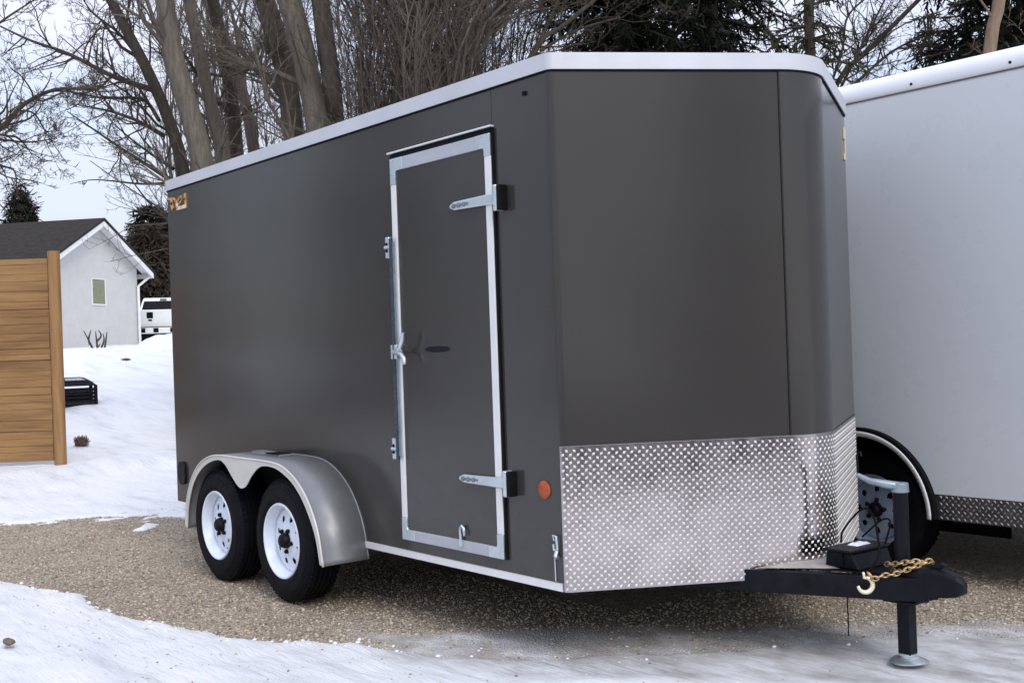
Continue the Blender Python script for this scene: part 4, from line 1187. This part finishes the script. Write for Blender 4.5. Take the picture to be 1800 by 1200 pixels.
bare_tree('bare_tree', 'narrow grey bare tree, third from the left above the roof rear', [(392,272),(372,190),(352,100),(330,-10)], G, 13, 18, .11, .08, 18, 2.2, .045, kids=(0,5,4,3))
bare_tree('bare_tree', 'dark bare tree, fourth trunk from the left, beside a curved low limb', [(416,268),(408,180),(392,90),(372,-10)], K, 14, 19, .115, .085, 14, 2.2, .05, kids=(0,5,4,3),
    extra=[([(412,205,0),(380,175,-.3),(345,128,-.5),(320,90,-.6)], .05, .02, 10, 1.2), ([(410,130,0),(450,122,-.5),(490,150,-.9),(500,200,-1)], .04, .02, 8, 1.0)])
bare_tree('bare_tree', 'mossy brown bare tree leaning left behind the dark trunk', [(446,262),(428,170),(396,70),(358,-10)], B_, 15, 20.5, .11, .08, 14, 2.3, .04, kids=(0,5,4,3))
bare_tree('bare_tree', 'rough dark grey bare tree left of the two pale big trunks', [(516,235),(505,150),(488,70),(462,-10)], G, 16, 17.5, .165, .14, 20, 2.3, .05, kids=(0,5,4,3),
    extra=[([(505,180,0),(470,140,-.3),(430,95,-.6),(412,40,-.8),(400,-10,-1)], .05, .02, 16, 1.3), ([(512,190,0),(480,170,-.2),(455,120,-.4),(425,60,-.5)], .03, .01, 12, 1.0)])
bare_tree('bare_tree', 'big pale grey bare tree, left one of the two thickest trunks', [(560,225),(545,150),(528,70),(505,-10)], G, 17, 16.5, .18, .155, 16, 2.2, .05, kids=(0,5,4,3))
bare_tree('bare_tree', 'big brown grey bare tree, right one of the two thickest trunks', [(588,212),(582,140),(572,70),(562,-10)], G, 18, 16.8, .145, .12, 16, 2.2, .05, kids=(0,5,4,3))
def thicket(label, u0, u1, vb, D, n, seed, mat, lean, r=.022):
    rn = random.Random(seed); c = at((u0+u1)/2, vb, D); gzv = gz(c.x, c.y); base = Vector((c.x, c.y, gzv-.1))
    root = empty('multi_stem_tree', base, label, 'tree', 'bare trees behind the trailers'); st = MB(); tw = MB()
    for i in range(n):
        fr = rn.random(); u = u0+(u1-u0)*fr; dd = rn.uniform(-1.4,1.4)
        p1 = at(u, vb+rn.uniform(-20,40), D+dd); p0 = base+Vector(((p1.x-base.x)*.35,(p1.y-base.y)*.35,0))
        du = lean*(fr-.25)*rn.uniform(.5,1.5)*120; p2 = at(u+du*.5+rn.gauss(0,10), vb-120, D+dd+rn.uniform(-.4,.4)); p3 = at(u+du+rn.gauss(0,28), -10, D+dd+rn.uniform(-.5,.5))
        p4 = p3+(p3-p2).normalized()*1.5
        rr_ = r*rn.uniform(.6,2.0); P = [Vector(q) for q in cr3([p0,p1,p2,p3,p4], 18)]
        st.tube(P, [rr_*(1-.6*k/17) for k in range(18)], 5, cap=False)
        for k in range(8):
            j = rn.randrange(6, 16); a = (P[j+1]-P[j]).normalized(); side = a.cross(rv(rn)).normalized()
            grow(tw, rn, P[j], (a+side*.55).normalized(), rn.uniform(.7,1.6), rr_*.5, 2, .05, .14, (0,0,4,3))
    rel(st.build('trunk', mat, None, smooth=True), root); rel(tw.build('crown', mat, None), root)
thicket('dense clump of thin grey brown stems just right of the two thickest trunks', 610, 720, 200, 16.5, 60, 21, M['bark_brown'], .3, .013)
thicket('dense brush of brown stems fanning right above the middle of the roof', 700, 830, 170, 15.8, 115, 22, M['bark_brown'], .9, .014)
thicket('thin dark stems tangled left of the spruces above the front of the roof', 820, 940, 120, 17.5, 36, 23, M['bark_dark'], 1.2, .011)
thicket('thin distant stems filling the gap between the left trunks', 400, 640, 240, 22, 30, 24, M['bark_brown'], .1, .011)
thicket('pale distant stems rising at the far left of the bare trees', 290, 420, 280, 23, 30, 25, M['bark_grey'], -.3, .018)
# arching limbs from a tree just outside the left edge
bare_tree('bare_tree', 'bare tree at the left edge reaching an arched dark limb over the house', [(-160,330),(-150,240),(-140,120),(-130,-10)], K, 31, 15, .16, .11, 14, 1.9, .04, kids=(0,4,4,3), sideb=RT0*.8,
    extra=[([(-150,290,0),(-60,262,0),(5,222,0),(40,185,0),(95,158,0),(150,156,0),(185,148,0)], .055, .012, 26, .95),
           ([(-150,270,0),(-60,250,.3),(0,246,.4),(50,250,.5),(100,243,.5)], .03, .006, 22, .8),
           ([(-60,255,.2),(0,290,.2),(25,300,.2),(30,340,.2)], .025, .006, 12, .6),
           ([(-150,300,.2),(-60,300,.4),(5,365,.5),(18,378,.5)], .025, .006, 8, .5),
           ([(-140,150,.1),(-60,90,.2),(0,40,.3),(60,0,.4)], .03, .01, 16, .9),
           ([(30,195,0),(60,200,.2),(85,240,.3),(118,288,.4)], .014, .004, 10, .5)])

def spruce(name, label, base, H, rad, mat, seed, nwh=30, per=9, z0=.12, droop=.35, dens=1.0, fs=1.0, cat='tree', group='evergreen trees behind the trailers', zmax=None, tr_=None):
    rn = random.Random(seed); base = Vector(base)
    root = empty(name, base, label, cat, group)
    tm = MB(); tm.tube([base, base+Vector((rn.uniform(-.1,.1),0,H*.5)), base+Vector((0,0,H))], [tr_ or H*.020+.03, (tr_ or H*.018)*.78, .01], 10)
    rel(tm.build('trunk', M['bark_dark'], None, smooth=True), root)
    cm = MB()
    for w in range(nwh):
        t = z0+(1-z0)*(w+rn.uniform(-.3,.3))/nwh; z = H*t
        if zmax and z > zmax: break
        R_ = rad*(1-t)**.8*rn.uniform(.75,1.1)+.05
        for k in range(per):
            a = 2*math.pi*(k+rn.random())/per; L = R_*rn.uniform(.6,1.2)
            p = base+Vector((0,0,z)); d = Vector((math.cos(a), math.sin(a), .1)); n = 8; pts = [p.copy()]
            for i in range(n):
                d = (d+Vector((0,0,-droop*.22))+rv(rn,.06)).normalized()
                if i > n*.65: d = (d+Vector((0,0,droop*.45))).normalized()
                p = p+d*(L/n); pts.append(p.copy())
            cm.cur = 0; cm.tube(pts, [.022*(1-.8*i/n)*fs+.004 for i in range(n+1)], 4, cap=False)
            cm.cur = 1
            nt_ = int(L*16*dens)
            for j in range(nt_):
                s = rn.uniform(.10,1)*n; i = min(n-1,int(s)); q = pts[i].lerp(pts[i+1], s-i); a2 = (pts[i+1]-pts[i]).normalized()
                sd = Vector((-a2.y,a2.x,0)).normalized()*rn.choice((-1,1))
                hang = rn.random() < .6
                tl = rn.uniform(.12,.38)*fs*(1.25-s/n*.6)
                td = (a2*.5+sd*rn.uniform(.1,.9)+Vector((0,0,-rn.uniform(.3,1.6) if hang else rn.uniform(-.2,.1)))).normalized()
                m = 4
                # needle spray: several narrow blades round the twig
                for b_ in range(m):
                    q1 = q+td*tl*b_/m; ww_ = (td+rv(rn,.55)).normalized(); px = ww_.cross(rv(rn)).normalized()*.016*fs
                    ln = tl*.55
                    cm.v += [tuple(q1-px), tuple(q1+px), tuple(q1+ww_*ln+px*.4), tuple(q1+ww_*ln-px*.4)]
                    c_ = len(cm.v)-4; cm.face([c_,c_+1,c_+2,c_+3])
    rel(cm.build('crown', [M['bark_dark'], mat], None), root)
    return root
def gp(u, D):
    q = at(u, 600, D); return (q.x, q.y, gz(q.x, q.y)-.1)
spruce('spruce_tree', 'dark drooping spruce directly above the front corner of the grey trailer', gp(1115,16.5), 11, 2.6, M['needle'], 41, 30, 11, .2, .5, 2.0, zmax=7.0)
spruce('spruce_tree', 'dark spruce with ragged hanging boughs above the right part of the trailer nose', gp(1262,18), 12, 2.5, M['needle'], 42, 30, 11, .2, .55, 1.7, zmax=7.6)
spruce('spruce_tree', 'black green spruce at the top right corner above the white trailer', gp(1790,15), 10, 2.0, M['needle'], 43, 28, 11, .22, .45, 1.9, zmax=6.6)
spruce('cedar_tree', 'low olive green cedar between the brown stems and the spruces', gp(930,16), 4.35, 1.1, M['needle_olive'], 44, 24, 9, .1, .1, 1.6, .8)
spruce('pine_tree', 'slim pine with a straight dark trunk in the gap above the trailers', gp(1447,15), 11, 1.0, M['needle_olive'], 45, 26, 5, .38, .3, 1.1, .8, zmax=6.6, tr_=.085)
spruce('cedar_tree', 'bushy olive evergreen above the white trailer roof, left of the tan trunk', gp(1650,17), 6.2, 1.35, M['needle_olive'], 46, 26, 9, .15, .2, 1.1, .9)
spruce('spruce_tree', 'tiny dark spruce top showing over the ridge of the white house', (*at(45,600,62).xy, 1.6), 9.3, 2.6, M['needle'], 47, 26, 9, .3, .1, .9, 2.2)
spruce('spruce_tree', 'dark evergreen behind the pickup truck between house and trailer', (*at(275,600,52).xy, 1.7), 6.6, 3.2, M['needle'], 48, 20, 12, .02, .15, 1.0, 2.6)
bare_tree('bare_tree', 'bare dark tree with crossing slanted branches right of the slim pine', [(1470,150),(1520,95),(1575,40),(1625,-10)], K, 51, 15.5, .034, .022, 30, 1.6, .018, kids=(0,4,4,3),
    extra=[([(1475,160,0),(1500,110,.2),(1535,40,.3),(1560,-10,.4)], .022, .012, 26, 1.0), ([(1500,150,0),(1570,90,.2),(1640,60,.3),(1700,55,.4)], .022, .008, 26, .9), ([(1460,150,0),(1480,90,.2),(1490,30,.3),(1530,-10,.4)], .02, .012, 14, .8)])
bare_tree('bare_tree', 'tall bare tree with tan bark at the top right corner', [(1741,80),(1750,40),(1758,-10)], M['bark_tan'], 52, 13.5, .075, .065, 8, 1.4, .025, kids=(0,4,3,3))
bare_tree('bare_tree', 'slanting bare branches of a slim tree between cedar and spruce', [(935,100),(985,50),(1040,5),(1060,-15)], K, 53, 14.5, .03, .02, 18, 1.5, .02, kids=(0,4,4,3),
    extra=[([(925,110,0),(960,50,.2),(985,-10,.3)], .025, .015, 10, 1.0), ([(950,90,0),(1010,55,.2),(1090,30,.3)], .022, .01, 10, .9)])
bare_tree('bare_tree', 'fine twigged bare tree seen through the spruces above the nose', [(1370,90),(1345,50),(1300,10),(1280,-10)], K, 54, 20, .04, .03, 18, 1.8, .025, kids=(0,5,4,3),
    extra=[([(1330,-10,0),(1380,25,.2),(1445,45,.3)], .02, .012, 6, .8)])
# brown snow-dusted shrub between the house and the trailer
sb = at(268, 600, 46); dry_dark = needle('dark_dry_foliage', (.026,.020,.015), (.075,.056,.043))
spruce('brown_conifer', 'brown winter-burnt conifer with a broad top, behind the pickup truck', (sb.x,sb.y,gz(sb.x,sb.y)-.2), at(268,385,46).z-gz(sb.x,sb.y)+.2, 2.3, dry_dark, 61, 22, 12, .15, .25, 1.3, 2.4)
# evergreens beyond the left edge and behind the photographer: the yard continues there and shows in the paint
for i, (x, y, h_, r_) in enumerate(((-19,-5.5,9,2.6),(-17,-10,10,3.0),(-13,-15,11,3.2),(-23,-1.5,9,2.6),(-5,-19,11,3.2),(15,-9,10,3.0),(17,-2,11,3.0),(9,-16,10,3.0))):
    spruce('spruce_tree', ['spruce outside the left edge, mirrored in the trailer side','spruce behind the photographer across the driveway'][i > 4], (x,y,gz(x,y)-.1), h_, r_, M['needle'], 70+i, 16, 8, .05, .35, .35, 2.6, group='spruces round the yard outside the picture')

# ================================================================== SKY, SUN
SUN_EL, SUN_AZ = R(38), R(200)
w = bpy.data.worlds.new('World'); S.world = w; w.use_nodes = True; nt = w.node_tree; L = nt.links.new
bg = nt.nodes['Background']; bg.inputs['Strength'].default_value = .12
sky = nt.nodes.new('ShaderNodeTexSky'); sky.sky_type = 'NISHITA'; sky.sun_disc = False
sdir = Vector((.80,-.22,0)).normalized()*math.cos(SUN_EL); sdir.z = math.sin(SUN_EL)     # towards the sun
sky.sun_elevation = SUN_EL; sky.sun_rotation = math.atan2(sdir.x, sdir.y)
tc = nt.nodes.new('ShaderNodeTexCoord'); mp = nt.nodes.new('ShaderNodeMapping'); mp.inputs['Scale'].default_value = (1.2,1.2,3.2)
L(tc.outputs['Generated'], mp.inputs['Vector'])
cl = noise_n(nt, mp.outputs[0], 2.2, 6, .55)
cov = ramp(nt, cl, [(.32, .35), (.60, .97)])
mixn = mixc(nt, cov, sky.outputs[0], (5.0, 5.2, 6.1))
sp = nt.nodes.new('ShaderNodeSeparateXYZ'); L(tc.outputs['Generated'], sp.inputs[0])
mz = nt.nodes.new('ShaderNodeMapRange'); mz.inputs['From Min'].default_value = .1; mz.inputs['From Max'].default_value = 1; mz.inputs['To Min'].default_value = .95; mz.inputs['To Max'].default_value = 2.0
L(sp.outputs['Z'], mz.inputs['Value'])
vm = nt.nodes.new('ShaderNodeVectorMath'); vm.operation = 'SCALE'; L(mixn, vm.inputs[0]); L(mz.outputs[0], vm.inputs['Scale'])
L(vm.outputs[0], bg.inputs['Color'])
sl = bpy.data.lights.new('sun', 'SUN'); sl.energy = 1.1; sl.angle = R(28); sl.color = (1,.96,.9)
so = bpy.data.objects.new('sun', sl); COL.objects.link(so); so.rotation_euler = sdir.to_track_quat('Z','Y').to_euler()

S.view_settings.view_transform = 'Standard'; S.view_settings.look = 'None'; S.view_settings.exposure = .50; S.view_settings.gamma = 1
S.render.engine = 'CYCLES'; S.cycles.max_bounces = 6; S.cycles.use_denoising = True
